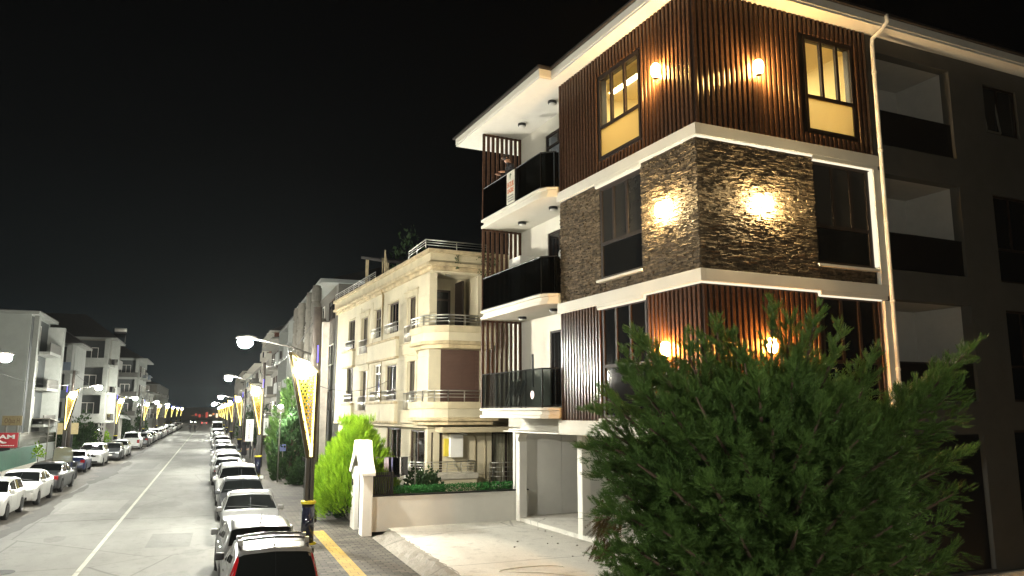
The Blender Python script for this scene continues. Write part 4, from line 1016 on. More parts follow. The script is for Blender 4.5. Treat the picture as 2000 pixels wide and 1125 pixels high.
def car(shape, paint, label, rails=False, tail_high=False, lit=None, black_roof=False, bars=False):
    L_, W_, belt, rl, rg, ws, sg = SHAPES[shape]
    zt = prof(rl); t = thing('parked_car', label, 'car', (0, 0, 0), 'cars parked along the street')
    wy = (-L_ / 2 + .78, L_ / 2 - .86); wr = .31 if L_ < 5 else .35; ar = wr + .06
    def sec(y):
        e = max(0, (abs(y) - (L_ / 2 - .65)) / .65); e2 = max(0, (abs(y) - (L_ / 2 - .16)) / .16)
        wd = W_ / 2 * (1 - .11 * e * e - .05 * e2 * e2)
        top = zt(y); b = min(belt + .03 * max(0, -y) / 2, top - .035)
        zb = .19 + .09 * e * e
        for q in wy:
            if abs(y - q) < ar: zb = max(zb, wr + math.sqrt(max(0, ar * ar - (y - q) ** 2)) - .005)
        zb = min(zb, b - .16)
        h = max(0, top - b); tum = min(1, h / .5)
        wr_ = wd * (.985 - .185 * min(1, h / .42))
        z2 = max(.30, zb + .02); z3 = max(.60, zb + .06); z3 = min(z3, b - .09); z2 = min(z2, z3 - .02)
        return [(0, zb), (wd * .93, zb), (wd * .985, z2), (wd, z3), (wd * .985, b - .045), (wd * .945, b), (wr_ * .965, top - .05 * tum - .012), (wr_ * .80, top - .012 * tum - .004), (0, top + .012)]
    ys = sorted(set(np.round(np.linspace(-L_ / 2, L_ / 2, 61), 4).tolist() + [round(q + ar * k, 4) for q in wy for k in (-1.01, -.97, -.85, -.6, 0, .6, .85, .97, 1.01)]))
    m = MB(); n = 16
    for y in ys:
        p = sec(y); loop = [(x, z) for x, z in p] + [(-x, z) for x, z in p[-2:0:-1]]
        m.v += [(x, y, z) for x, z in loop]
    for i in range(len(ys) - 1):
        for j in range(n): m.f.append((i * n + j, i * n + (j + 1) % n, (i + 1) * n + (j + 1) % n, (i + 1) * n + j)); m.m.append(0)
    m.f.append(tuple(range(n))[::-1]); m.f.append(tuple((len(ys) - 1) * n + j for j in range(n))); m.m += [0, 0]
    body = m.build('body', 'paint ' + paint, t, smooth=True)
    body.modifiers.new('es', 'EDGE_SPLIT').split_angle = R(52)
    def pt(y, k, sg_, o=.006):
        p = sec(y); k = min(max(k, 0), 7.999); i = int(k); u = k - i
        x = p[i][0] + (p[i + 1][0] - p[i][0]) * u; z = p[i][1] + (p[i + 1][1] - p[i][1]) * u
        dx, dz = p[i + 1][0] - p[i][0], p[i + 1][1] - p[i][1]; l = math.hypot(dx, dz) or 1
        dy = (zt(y + .05) - zt(y - .05)) / .1 if k > 6 else 0
        nx, nz, ny = dz / l, -dx / l, 0
        nz = abs(nz) if k > 6 else nz
        if k > 6: ny = -dy
        q = math.sqrt(nx * nx + ny * ny + nz * nz); return ((x + nx / q * o) * sg_, y + ny / q * o, z + nz / q * o)
    def patch(name, mat, ya, yb, ka, kb, sides, parent, o=.006, ny=8, nk=5, skew=None):
        m = MB()
        for s_ in sides:
            b = len(m.v)
            for i in range(ny + 1):
                for j in range(nk + 1):
                    y = ya + (yb - ya) * i / ny; m.v.append(pt(y, ka + (kb - ka) * j / nk, s_, o))
            for i in range(ny):
                for j in range(nk): a = b + i * (nk + 1) + j; m.f.append((a, a + 1, a + nk + 2, a + nk + 1)); m.m.append(0)
        return m.build(name, mat, parent, smooth=True)
    patch('windscreen', 'car glass', *ws, 6.12, 8, (1, -1), t, .007)
    patch('rear_window', 'car glass', *rg, 6.15, 8, (1, -1), t, .007)
    for a, b in sg:
        for s_ in (1, -1): patch('side_window', 'car glass', a, b, 5.12, 5.9, (s_,), t, .006, nk=3)
    for s_ in (1, -1):
        for y in (sg[0][0] + .02, sg[0][1] + .05, sg[1][1] - .06):
            patch('door_seam', 'trim black', y, y + .014, 2.15, 5.0, (s_,), t, .003, ny=1, nk=6)
        for y in (sg[0][0] + .3, sg[1][0] + .12):
            q = pt(y + .1, 4.25, s_, .012); m = MB(); m.box(W0, q[0] - .012, q[0] + .012, q[1] - .08, q[1] + .08, q[2] - .016, q[2] + .016); m.build('door_handle', 'chrome' if paint in ('silver', 'grey') else 'paint ' + paint, t, bevel=.008)
        m = MB(); x = s_ * W_ / 2
        ym = ws[1] - .18; m.box(W0, min(x * .95, x * 1.16), max(x * .95, x * 1.16), ym - .05, ym + .06, belt + .0, belt + .15); m.build('mirror', 'trim black' if paint in ('blue', 'dark', 'black') or bars else 'paint ' + paint, t, bevel=.035)
        yr = -L_ / 2
        if tail_high: patch('tail_light', 'tail lens', rg[0] + .0, rg[1] + .02, 5.0, 6.12, (s_,), t, .012)
        else:
            m = MB(); a, b = sorted((s_ * W_ * .30, s_ * W_ * .452)); m.box(W0, a, b, yr - .006, yr + .34, belt - .26 if shape != 'van' else belt - .45, belt - .06); m.build('tail_light', 'tail lit' if lit == 'tail' else 'tail lens', t, bevel=.03)
        m = MB(); a, b = sorted((s_ * W_ * .27, s_ * W_ * .447)); m.box(W0, a, b, L_ / 2 - .42, L_ / 2 + .004, belt - .34, belt - .20); m.build('headlight', 'head lit' if lit == 'head' else 'head lens', t, bevel=.035)
    m = MB(); m.box(W0, -W_ * .25, W_ * .25, L_ / 2 - .05, L_ / 2 + .008, belt - .36, belt - .24); m.box(W0, -W_ * .32, W_ * .32, L_ / 2 - .05, L_ / 2 + .008, .27, .40); m.build('grille', 'grille', t)
    m = MB(); a = pt(ws[1] - .05, 7.9, 1, .02); b = pt(ws[1] - .16, 6.7, 1, .02); m.tube([a, b], .009, 4); a = pt(ws[1] - .05, 7.2, -1, .02); b = pt(ws[1] - .16, 7.9, 1, .02); m.tube([a, b], .009, 4); m.build('wiper', 'trim black', t)
    m = MB(); m.box(W0, -.26, .26, L_ / 2, L_ / 2 + .016, .45, .56); m.build('number_plate', 'plate', t); m = MB(); m.box(W0, -.26, .26, -L_ / 2 - .012, -L_ / 2 + .01, .62, .73); m.build('number_plate', 'plate', t)
    m = MB(); m.box(W0, -W_ * .4, W_ * .4, -L_ / 2 - .004, -L_ / 2 + .05, .26, .36); m.build('bumper', 'trim black', t)
    for q in wy:
        for s_ in (1, -1):
            x = s_ * (W_ / 2 - .10); m = MB()
            m.lathe([(wr * .62, -.1), (wr * .93, -.1), (wr, -.07), (wr, .07), (wr * .93, .1), (wr * .62, .1)], (x, q, wr), 20, 'x'); wh = m.build('wheel', 'tyre', t, smooth=True)
            m = MB(); m.lathe([(wr * .66, -.02), (wr * .66, .102 * s_), (wr * .55, .08 * s_), (wr * .2, .085 * s_), (wr * .1, .095 * s_)], (x, q, wr), 14, 'x'); m.build('rim', 'rim', wh)
    yr0, yr1 = sg[0][0] + .1, ws[0] - .1
    if rails or bars:
        for s_ in (1, -1):
            m = MB(); pts = [pt(y, 6.55, s_, .05 if 0 < i < 6 else .0) for i, y in enumerate(np.linspace(yr0, yr1, 7))]; m.tube(pts, .018, 6); m.build('roof_rail', 'chrome' if not bars else 'trim black', t, smooth=True)
    if bars:
        for y in (yr0 + .22, yr0 + .72):
            m = MB(); a = [pt(y, k, s_, .11) for s_, k in ((-1, 6.6), (-1, 7.2), (1, 7.99), (1, 7.2), (1, 6.6))]; m.tube(a, .025, 6)
            for s_ in (1, -1): q = pt(y, 6.6, s_, .0); m.box(W0, q[0] - .04, q[0] + .04, y - .05, y + .05, q[2] - .02, q[2] + .13)
            m.build('roof_bar', 'chrome', t)
    if shape in ('mpv', 'hatch', 'suv'):
        y = rg[1] + .28; q = pt(y, 7.99, 1, 0); m = MB(); m.tube([(0, y, q[2] - .01), (0, y - .04, q[2] + .03), (0, y - .2, q[2] + .26)], [.02, .012, .004], 6); m.build('antenna', 'trim black', t)
    return t
protos = {}
def put(shape, paint, x, y, face, label, rz=0, grp=None, **kw):
    """y is the car's middle; face +1 shows us its tail"""
    key = (shape, paint, *sorted(kw.items()))
    loc, r = (x, y, 0), (0 if face > 0 else math.pi) + rz
    if key in protos: t = dup(protos[key], loc, r, label)
    else: t = car(shape, paint, label, **kw); t.location = loc; t.rotation_euler = (0, 0, r); protos[key] = t
    if grp: t['group'] = grp
    return t
XR = 1.24
put('mpv', 'silver', XR + .02, 16.75, 1, 'silver hatchback with roof bars and tall red tail lamps, nearest car', bars=True, tail_high=True)
put('hatch', 'silver', XR - .02, 20.75, 1, 'silver hatchback with rear aerial, just ahead of the roof-bar car', R(1.5))
put('sedan', 'silver', XR + .14, 27.55, -1, 'silver saloon facing us with bonnet visible, beside the nearest lamp post', R(-1))
put('hatch', 'grey', XR + .1, 32.9, -1, 'grey hatchback with pale roof facing us, between a silver saloon and white SUV')
put('suv', 'white', XR + .1, 38.0, -1, 'white SUV facing us, nearest white car on the right', rails=False)
put('sedan', 'dark', XR + .05, 43.2, -1, 'dark saloon right behind the near white SUV on the right')
put('sedan', 'silver', XR - .1, 48.4, 1, 'silver saloon with a red tail lamp, parked by two walking people', R(1))
put('hatch', 'white', XR, 53.6, -1, 'white hatchback parked past the tail-lamp saloon on the right')
put('hatch', 'white', XR - .05, 58.6, 1, 'second white hatchback past the tail-lamp saloon on the right')
put('suv', 'grey', XR, 63.6, 1, 'grey SUV in the right row near the second road lamp')
cols = ['white', 'grey', 'white', 'silver', 'white', 'dark', 'white', 'silver', 'white', 'grey', 'white', 'white', 'silver', 'white']
shp = ['sedan', 'hatch', 'sedan', 'suv', 'hatch', 'sedan']
r_ = random.Random(21)
for i in range(13):
    y = 69 + i * 5.4
    put(shp[i % 6], cols[i], XR + r_.uniform(-.1, .1), y, r_.choice((1, -1)), 'far %s car in the packed row along the right kerb' % ('pale' if cols[i] in ('white', 'silver') else 'dark'), grp='far %s cars on the right' % ('pale' if cols[i] in ('white', 'silver') else 'dark'))
put('bigvan', 'white', XR, 141, -1, 'tall white van at the far end of the right row', grp='vans')
XL = -7.78
put('hatch', 'white', XL + .0, 36.0, -1, 'white hatchback cut by the left edge, facing us', R(0))
put('sedan', 'white', XL + .1, 41.4, -1, 'white saloon facing us behind the cropped hatchback on the left')
put('sedan', 'grey', XL + .1, 47.4, 1, 'dark grey saloon seen from its tail on the left, by the motorbikes', R(-1))
put('sedan', 'blue', XL - .75, 61.6, 1, 'dark blue car behind the three-wheeled cart on the left', R(2))
put('suv', 'white', XL - .5, 68.4, -1, 'white SUV with roof rails on the left, under the starry road lamp', rails=True)
put('hatch', 'grey', XL + .1, 75.0, -1, 'grey hatchback between two white cars on the left')
put('hatch', 'white', XL + .1, 81.2, -1, 'white hatchback on the left, before the white panel van')
put('van', 'white', XL - .1, 97.0, 1, 'white panel van seen from the back on the left')
put('suv', 'grey', XL + .3, 103, 1, 'grey SUV just past the white panel van on the left')
put('sedan', 'white', XL + .2, 109, -1, 'white saloon two cars past the white panel van on the left')
put('hatch', 'dark', XL + .2, 114.4, -1, 'dark hatchback three cars past the white panel van on the left')
cols = ['white', 'silver', 'dark', 'white', 'white', 'grey', 'white', 'silver', 'dark', 'white', 'white', 'grey', 'white', 'white', 'silver', 'white', 'dark', 'white']
for i in range(18):
    y = 120 + i * 6.2
    put(shp[(i + 2) % 6], cols[i], XL + .3 + r_.uniform(-.15, .15), y, r_.choice((1, -1)), 'far %s car in the row along the left kerb' % ('pale' if cols[i] in ('white', 'silver') else 'dark'), grp='far %s cars on the left' % ('pale' if cols[i] in ('white', 'silver') else 'dark'))
put('sedan', 'white', -1.6, 268, 1, 'white car driving away with lit red tail lamps', lit='tail')
put('sedan', 'grey', -5.4, 300, -1, 'oncoming car with lit headlamps far down the road', lit='head')

# ================================================================== PLANTS
def spray_template(n=9, spread=42., wid=.055, side=.36):
    v = []
    def leaf(x, y, a, l, w_):
        c, s = math.cos(a), math.sin(a)
        v.append(((x - s * w_, y + c * w_, 0), (x + s * w_, y - c * w_, 0), (x + c * l, y + s * l, .10 * l)))
    for i in range(n):
        t = .08 + .84 * i / (n - 1)
        for sg in (1, -1): leaf(t + (.03 if sg > 0 else 0), 0, sg * R(spread), side * (1.05 - .7 * t) * (1 if i else .7), wid * (1 - .3 * t))
    leaf(.3, 0, 0, .72, wid * .8); leaf(0, 0, 0, .5, wid * .5)
    return np.array(v)                       # (tri, 3, xyz)
SPRAY = spray_template(8, 38, .032, .34)
FINE = spray_template(5, 36, .045, .40)
SPRAY_S = spray_template(5, 46, .085, .4)
BROAD = np.array([((0, -.0, 0), (.45, .32, .06), (1, 0, 0)), ((0, 0, 0), (1, 0, 0), (.45, -.32, .06))])
def foliage(name, pos, dirs, size, mat, parent=None, tpl=SPRAY, flat=.5, base=None):
    pos = np.asarray(pos, float); d = np.asarray(dirs, float); d /= np.linalg.norm(d, axis=1)[:, None]
    k = len(pos); rnd = rng.normal(size=(k, 3)) * flat; rnd[:, 2] += .6
    b = np.cross(rnd, d); b /= np.linalg.norm(b, axis=1)[:, None] + 1e-9; c = np.cross(d, b)
    Mx = np.stack([d, b, c], axis=2) * np.asarray(size, float)[:, None, None]
    T = tpl.reshape(-1, 3)
    V = np.einsum('kij,nj->kni', Mx, T) + pos[:, None, :]
    V = V.reshape(-1, 3)
    off = np.array(OFF[parent.name]) if parent is not None else np.array(base if base is not None else (V[:, 0].mean(), V[:, 1].mean(), V[:, 2].min()))
    V = V - off
    me = bpy.data.meshes.new(name); nv = len(V); nt_ = nv // 3
    me.vertices.add(nv); me.vertices.foreach_set('co', V.ravel())
    me.loops.add(nv); me.loops.foreach_set('vertex_index', np.arange(nv, dtype=np.int32))
    me.polygons.add(nt_); me.polygons.foreach_set('loop_start', np.arange(0, nv, 3, dtype=np.int32))
    me.materials.append(MATS[mat]); me.update(calc_edges=True)
    o = bpy.data.objects.new(name, me); C.objects.link(o)
    if parent is not None: o.parent = parent
    else: o.location = off
    OFF[o.name] = Vector(off)
    return o
def leader_sprays(p0, p1, n, rad, s0, s1, up=.25, out=.8, pw=.75):
    p0, p1 = np.array(p0, float), np.array(p1, float); ax = p1 - p0; L_ = np.linalg.norm(ax); ax /= L_
    t = rng.random(n) ** .8; ph = rng.random(n) * 2 * math.pi
    u = np.cross(ax, (.3, .2, 1)); u /= np.linalg.norm(u); v = np.cross(ax, u)
    pr = u[None] * np.cos(ph)[:, None] + v[None] * np.sin(ph)[:, None]
    rho = (rad * (1 - t) ** pw + .03) * np.sqrt(rng.random(n))
    bow = np.sin(t * math.pi)[:, None] * np.array([0, 0, -.12 * L_])[None]
    pos = p0[None] + ax[None] * (t * L_)[:, None] + pr * rho[:, None] + bow
    d = ax[None] * 1.0 + pr * out * (rng.random(n) * .9 + .25)[:, None] * (1.05 - .75 * t)[:, None] + np.array([0, 0, up])[None] + rng.normal(size=(n, 3)) * .16
    return pos, d, rng.uniform(s0, s1, n) * (1.1 - .35 * t)
def plume(p0, p1, nb, lb, ns, s0, s1, droop=.15):
    """a leader with side branchlets, each a small flat plume"""
    p0, p1 = np.array(p0, float), np.array(p1, float); ax = p1 - p0; L_ = np.linalg.norm(ax); ax /= L_
    u = np.cross(ax, (.3, .2, 1)); u /= np.linalg.norm(u); v = np.cross(ax, u); P, D, Z, ln = [], [], [], []
    for i in range(nb):
        t = (i + rng.random()) / nb; ph = i * 2.39996 + rng.normal() * .4
        pr = u * math.cos(ph) + v * math.sin(ph)
        d = ax * (.75 + .5 * t) + pr * (1.0 - .35 * t) + np.array([0, 0, .12]) + rng.normal(size=3) * .18; d /= np.linalg.norm(d)
        l = lb * (1.12 - .8 * t) * rng.uniform(.7, 1.25); b = p0 + ax * (t * L_)
        k = max(5, int(ns * l / lb)); tt = rng.random(k) ** .75
        side = np.cross(d, (0, 0, 1)); side /= np.linalg.norm(side) + 1e-9
        sg = np.where(rng.random(k) < .5, 1, -1)[:, None]
        pos = b[None] + d[None] * (tt * l)[:, None] + np.array([0, 0, -1.])[None] * (droop * l * tt * tt)[:, None] + rng.normal(size=(k, 3)) * .018
        dd = d[None] * 1.0 + side[None] * sg * rng.uniform(.1, .75, k)[:, None] + rng.normal(size=(k, 3)) * .2 + np.array([0, 0, .1])[None]
        P.append(pos); D.append(dd); Z.append(rng.uniform(s0, s1, k) * (1.1 - .4 * tt)); ln.append((b, b + d * l * .8))
    return np.concatenate(P), np.concatenate(D), np.concatenate(Z), ln
def stems(name, lines, parent, mat='bark', r0=.05, r1=.012):
    m = MB()
    for a, b in lines:
        a, b = Vector(a), Vector(b); mid = a.lerp(b, .5) - Vector((0, 0, .1 * (b - a).length))
        m.tube([a, mid, b], [r0, (r0 + r1) / 2, r1], 6)
    return m.build(name, mat, parent, smooth=True)
def Pz(u, v, zc): return _c + ray(u, v) * zc
# the big cypress in the foreground: many leaders from one base
base = Pz(1530, 1470, 9.4); base = np.array([base[0], base[1], .35])
ct = thing('cypress_tree', 'large dark feathery cypress in front of the new building, nearest tree', 'tree', base)
tips = [(1238, 650, 9.9, 1.6), (1290, 715, 9.3, 1.3), (1395, 632, 9.6, 1.7), (1452, 690, 9.2, 1.4), (1508, 598, 9.9, 1.9), (1560, 680, 9.5, 1.5), (1597, 606, 9.7, 1.8), (1640, 650, 9.7, 1.4), (1700, 728, 9.3, 1.5),
        (1770, 770, 9.7, 1.3), (1895, 682, 9.8, 1.9), (1840, 740, 9.6, 1.4), (1880, 800, 9.4, 1.4), (1865, 905, 9.2, 1.3), (1885, 885, 9.6, 1.2), (1850, 1020, 9.0, 1.3), (1175, 770, 9.8, 1.3), (1142, 872, 9.5, 1.2),
        (1160, 800, 9.7, 1.1), (1185, 905, 9.2, 1.2), (1350, 760, 8.7, 1.4), (1480, 735, 8.5, 1.5), (1610, 790, 8.5, 1.4), (1440, 870, 8.1, 1.3), (1690, 850, 8.4, 1.4), (1255, 830, 8.9, 1.3), (1300, 950, 8.2, 1.3),
        (1580, 940, 8.0, 1.3), (1740, 960, 8.3, 1.3), (1440, 1040, 7.9, 1.3), (1205, 1000, 8.8, 1.2), (1245, 1080, 8.3, 1.2), (1620, 1070, 7.9, 1.2), (1790, 1080, 8.4, 1.2), (1350, 1110, 8.0, 1.2), (1520, 1120, 7.8, 1.2),
        (1380, 940, 8.0, 1.1), (1510, 830, 8.2, 1.2), (1660, 990, 8.1, 1.1), (1330, 850, 8.5, 1.2), (1780, 870, 8.8, 1.2), (1200, 1110, 8.6, 1.0), (1840, 1110, 8.8, 1.1), (1550, 720, 9.0, 1.3), (1420, 760, 8.6, 1.2), (1220, 720, 9.5, 1.2), (1660, 760, 9.0, 1.2), (1222, 690, 9.8, 1.2), (1262, 675, 9.7, 1.2), (1335, 672, 9.5, 1.3), (1362, 655, 9.7, 1.4), (1545, 625, 9.7, 1.4), (1430, 655, 9.5, 1.3), (1705, 690, 9.6, 1.3), (1862, 712, 9.6, 1.5), (1805, 745, 9.7, 1.3), (1872, 760, 9.5, 1.2), (1160, 900, 9.3, 1.1), (1178, 840, 9.6, 1.1), (1880, 960, 9.2, 1.1), (1215, 1060, 8.6, 1.0), (1280, 1030, 8.3, 1.1), (1200, 960, 8.9, 1.1), (1230, 900, 8.8, 1.1), (1400, 1000, 7.9, 1.1), (1480, 960, 7.9, 1.1), (1560, 1030, 7.8, 1.1), (1700, 1100, 8.0, 1.1), (1320, 1060, 8.0, 1.1), (1760, 1020, 8.3, 1.1), (1190, 1140, 8.6, 1.0), (1450, 1130, 7.8, 1.0), (1660, 900, 8.2, 1.2), (1570, 860, 8.2, 1.2), (1390, 840, 8.3, 1.2), (1168, 930, 9.0, 1.0), (1172, 990, 8.9, 1.0), (1182, 1080, 8.6, 1.0), (1166, 860, 9.3, 1.0), (1230, 1130, 8.3, 1.0), (1870, 1080, 8.9, 1.1), (1300, 790, 9.0, 1.2), (1250, 760, 9.3, 1.2)]
PP, DD, SS, LN, TW = [], [], [], [], []
for u, v, zc, L_ in tips:
    tip = Pz(u, v, zc)
    o_ = np.array([base[0], base[1], 0]); rel = tip - o_; rel[2] = 0
    d = rel * .55 + np.array([0, 0, 1.25 if v < 760 else .85]); d /= np.linalg.norm(d)
    if v > 800: d = rel * .9 + np.array([0, 0, .75]); d /= np.linalg.norm(d)
    st = tip - d * L_
    a, b, c, ln = plume(st, tip, int(21 * L_ / 1.3), .52, 92, .06, .13)
    PP.append(a); DD.append(b); SS.append(c)
    LN += [((base[0] + rng.normal() * .1, base[1] + rng.normal() * .1, max(.5, st[2] - 1.7)), st), (st, tip - d * .12)]; TW += ln[::2]
cc = Pz(1530, 1000, 9.5); n = 17000
q = rng.normal(size=(n, 3)); q /= np.linalg.norm(q, axis=1)[:, None]; q *= (rng.random(n) ** .45)[:, None]
PP.append(cc[None] + q * np.array([1.85, 1.05, 1.8])[None]); DD.append(q + np.array([0, 0, .7])[None] + rng.normal(size=(n, 3)) * .3); SS.append(rng.uniform(.16, .28, n))
foliage('crown', np.concatenate(PP), np.concatenate(DD), np.concatenate(SS), 'cypress leaf', ct, FINE)
stems('branch', LN, ct, r0=.045, r1=.01)
for q_ in TW: pass
m = MB(); m.tube([(base[0], base[1], .3), (base[0] + .03, base[1], 1.6), (base[0], base[1] + .05, 3.4)], [.17, .13, .06], 9); m.build('trunk', 'bark', ct, smooth=True)
PP, DD, SS = [], [], []
for u, v, zc in ((1165, 1010, 8.9), (1160, 1040, 8.9), (1172, 985, 9.0), (1178, 1050, 8.8)):
    tip = Pz(u, v + 30, zc); a, b, c = leader_sprays(tip + np.array([.35, .15, .25]), tip, 45, .16, .14, .24, up=-.5); PP.append(a); DD.append(b); SS.append(c)
foliage('dry_spray', np.concatenate(PP), np.concatenate(DD), np.concatenate(SS), 'brown spray', ct)
def conifer(name, label, x, y, z0, h, rad, mat, n=34, per=150, s=(.16, .28), shape=.5, cat='tree', tpl=SPRAY, lean=0, group=None):
    t = thing(name, label, cat, (x, y, z0), group); PP, DD, SS, LN = [], [], [], []
    for i in range(n):
        k = (i + .5) / n; ph = i * 2.39996; zz = z0 + h * (.10 + .86 * k)
        rr = rad * (math.sin(math.pi * min(1, (.16 + .84 * k) ** shape))) ** .75 if shape < 1 else rad * (1 - k) ** .8
        tip = np.array([x + rr * math.cos(ph), y + rr * math.sin(ph), zz + .05 * h * rng.random()])
        if k > .93: tip = np.array([x + rng.normal() * .12, y + rng.normal() * .12, z0 + h * rng.uniform(.92, 1.0)])
        d = np.array([math.cos(ph) * .75, math.sin(ph) * .75, 1.0]); d /= np.linalg.norm(d); L_ = min(max(rr, .35) * .9, h * .3)
        a, b, c = leader_sprays(tip - d * L_, tip, per, max(.16, rad * .30), *s); PP.append(a); DD.append(b); SS.append(c)
        LN.append(((x, y, max(z0 + .1, zz - L_ * 1.3)), tip - d * L_ * .5))
    foliage('crown', np.concatenate(PP), np.concatenate(DD), np.concatenate(SS), mat, t, tpl)
    m = MB(); m.tube([(x, y, z0 - .02), (x, y, z0 + h * .8)], [.05 + rad * .06, .03], 8); m.build('trunk', 'bark', t, smooth=True)
    stems('branch', LN, t, r0=.025, r1=.008)
    return t
conifer('conifer_tree', 'bright lime green rounded conifer behind the white gate', 5.05, 28.6, .75, 3.0, 1.5, 'lime leaf', n=100, per=190, s=(.17, .30), shape=.62)
conifer('cypress_tree', 'tall cypress lit by a floodlight behind the second lamp post on the right', 5.0, 50.5, .1, 6.0, 1.7, 'cypress leaf', n=46, per=120, s=(.25, .45), shape=.8, tpl=SPRAY_S)
conifer('leafy_tree', 'broad pale leafed tree glowing below the floodlight on the right', 4.55, 47.6, .1, 4.1, 1.25, 'shrub leaf', n=36, per=110, s=(.18, .3), shape=.6, tpl=BROAD)
def bush(label, x, y, z0, r, h, mat='shrub leaf', n=900, s=(.10, .2), name='shrub', tpl=BROAD, cat='shrub'):
    k = rng.normal(size=(n, 3)); k /= np.linalg.norm(k, axis=1)[:, None]; k[:, 2] = np.abs(k[:, 2])
    lump = 1 + .22 * np.sin(k[:, 0] * 5 + x) * np.cos(k[:, 1] * 6 + y)
    q = k * (rng.random(n) ** .35 * lump)[:, None]
    p = np.array([x, y, z0])[None] + q * np.array([r, r, h])[None]
    o = foliage(name, p, k + rng.normal(size=(n, 3)) * .5 + np.array([0, 0, .3]), rng.uniform(*s, n), mat, None, tpl, base=(x, y, z0))
    return tag(o, label, cat)
bush('dark flowering bush beside the low curved terrace of the yellow house', 7.35, 27.9, .9, .75, 1.0, n=1400)
bush('grey green bush spilling onto the right pavement past the pole', 4.75, 44.5, .1, .65, 1.2, n=900)
bush('tangled dark shrub at the foot of the concrete pole', 4.75, 32.5, .1, .6, .9, n=800)
bush('low dark shrub under the lime green conifer', 5.2, 30.2, .1, .8, 1.5, n=1300)
bush('dark planter shrub beside the walking people on the right', 4.9, 55, .1, .9, 1.5, n=900, s=(.15, .3))
bush('round dark tree crown behind the feather flag on the left', -12.0, 88, .1, 1.9, 3.4, n=1700, s=(.2, .4), cat='tree')
bush('tall dark shrub left of the feather flag', -12.3, 80.5, .1, 1.3, 3.0, n=1100, s=(.2, .4))
bush('yellow green shrub lit at the foot of the second left lamp', -11.4, 100.5, .1, .9, 2.2, mat='lime leaf', n=700, s=(.15, .3))
bush('dark rounded tree past the pale canopy on the left', -12.2, 127, .1, 1.6, 4.2, n=900, s=(.3, .5), cat='tree')
bush('dark tree crown before the far left houses', -12, 150, .1, 1.9, 4.4, n=800, s=(.35, .6), cat='tree')
bush('dark tree behind the far right cars', 5.6, 100, .1, 1.8, 4.6, n=900, s=(.3, .5), cat='tree')
bush('small dark tree past the brick block on the right', 5.4, 121, .1, 1.7, 4.4, n=800, s=(.3, .5), cat='tree')
bush('sapling with pale leaves by the green fence on the left', -9.9, 56.5, 1.2, .35, .8, mat='lime leaf', n=160, s=(.1, .2), cat='sapling')
m = MB(); m.tube([(-9.9, 56.5, 0), (-9.88, 56.5, 1.5)], .02, 6); o = m.build('stake', 'bark', None); tag(o, 'thin pale stem of the sapling by the green fence', 'stake')
q_ = aty(795, 560, 39.5); t = bush('faint dark tree growing on the roof of the yellow house', q_[0], 39.5, 9.9, 1.25, 3.6, n=600, s=(.14, .3), cat='tree')
x, y, _ = YB(2.35, -.55, 0); n = 420
p = np.stack([rng.normal(x, .22, n), rng.normal(y, .12, n), 10.75 - rng.random(n) ** 1.4 * 1.15], 1)
tag(foliage('vine', p, np.array([0, 0, -1.])[None] + rng.normal(size=(n, 3)) * .6, rng.uniform(.07, .14, n), 'shrub leaf', None, BROAD), 'trailing vine hanging from the roof corner of the yellow house', 'vine')
x, y, _ = YB(.95, -.55, 0); n = 60
p = np.stack([rng.normal(x, .05, n), rng.normal(y, .04, n), 10.68 - rng.random(n) * .75], 1)
tag(foliage('vine', p, np.array([0, 0, -1.])[None] + rng.normal(size=(n, 3)) * .6, rng.uniform(.06, .11, n), 'shrub leaf', None, BROAD), 'thin vine strand hanging down the cornice over the corner balcony', 'vine')

# ================================================================== GATE, GARDEN WALL, FENCES
gt = thing('gate', 'white gabled gateway with a dark metal door on the right pavement', 'gate', (5.05, 26.2, .11))
m = MB(); m.box(W0, 4.70, 5.02, 25.3, 25.86, .11, 2.2); m.build('pillar', 'lifted white', gt, bevel=.012)
m = MB(); m.box(W0, 4.70, 5.02, 26.82, 27.55, .11, 2.2); m.build('pillar', 'lifted white', gt, bevel=.012)
fx = Fr((0, 0, 0), (0, 1), (1, 0))
m = MB(); m.extr([(25.2, 2.08), (25.6, 2.42), (25.84, 2.78), (25.98, 3.08), (26.68, 3.08), (26.86, 2.74), (27.14, 2.42), (27.5, 2.08), (27.5, 1.98), (27.28, 1.98), (26.34, 2.7), (25.42, 1.98), (25.2, 1.98)], 4.62, 5.08, fx); m.build('gable_cap', 'lifted white', gt, bevel=.012)
m = MB(); m.box(W0, 4.86, 4.91, 25.87, 26.81, .16, 2.1); 
for k in range(7): m.box(W0, 4.835, 4.858, 25.9 + k * .13, 25.98 + k * .13, .2, 2.06)
o = m.build('door', 'black metal', gt); m = MB(); m.tube([(4.81, 25.95, 1.0), (4.81, 25.95, 1.2)], .018, 6); m.box(W0, 4.81, 4.835, 25.93, 25.97, 1.08, 1.12); m.build('handle', 'steel', o)
m = MB(); m.box(W0, 4.66, 4.698, 27.05, 27.18, 1.55, 1.75); m.build('intercom', 'black metal', gt, bevel=.008)
wl = thing('garden_wall', 'low smooth white wall between the forecourt and the hedge', 'wall', (7.7, 25.1, .4))
FW = Fr((5.03, 25.5, 0), BV, AV); WL = 5.6
m = MB(); m.box(FW, 0, WL, 0, .2, .2, 1.30); m.build('wall_body', 'lifted white', wl, bevel=.01)
m = MB(); m.box(FW, -.0, WL, -.03, .23, 1.302, 1.34); m.build('coping', 'black metal', wl)
n = 5200
p = np.array([FW(a, b, c) for a, b, c in zip(rng.uniform(.75, WL, n), rng.normal(.42, .10, n), 1.30 + rng.random(n) ** .8 * .27)])
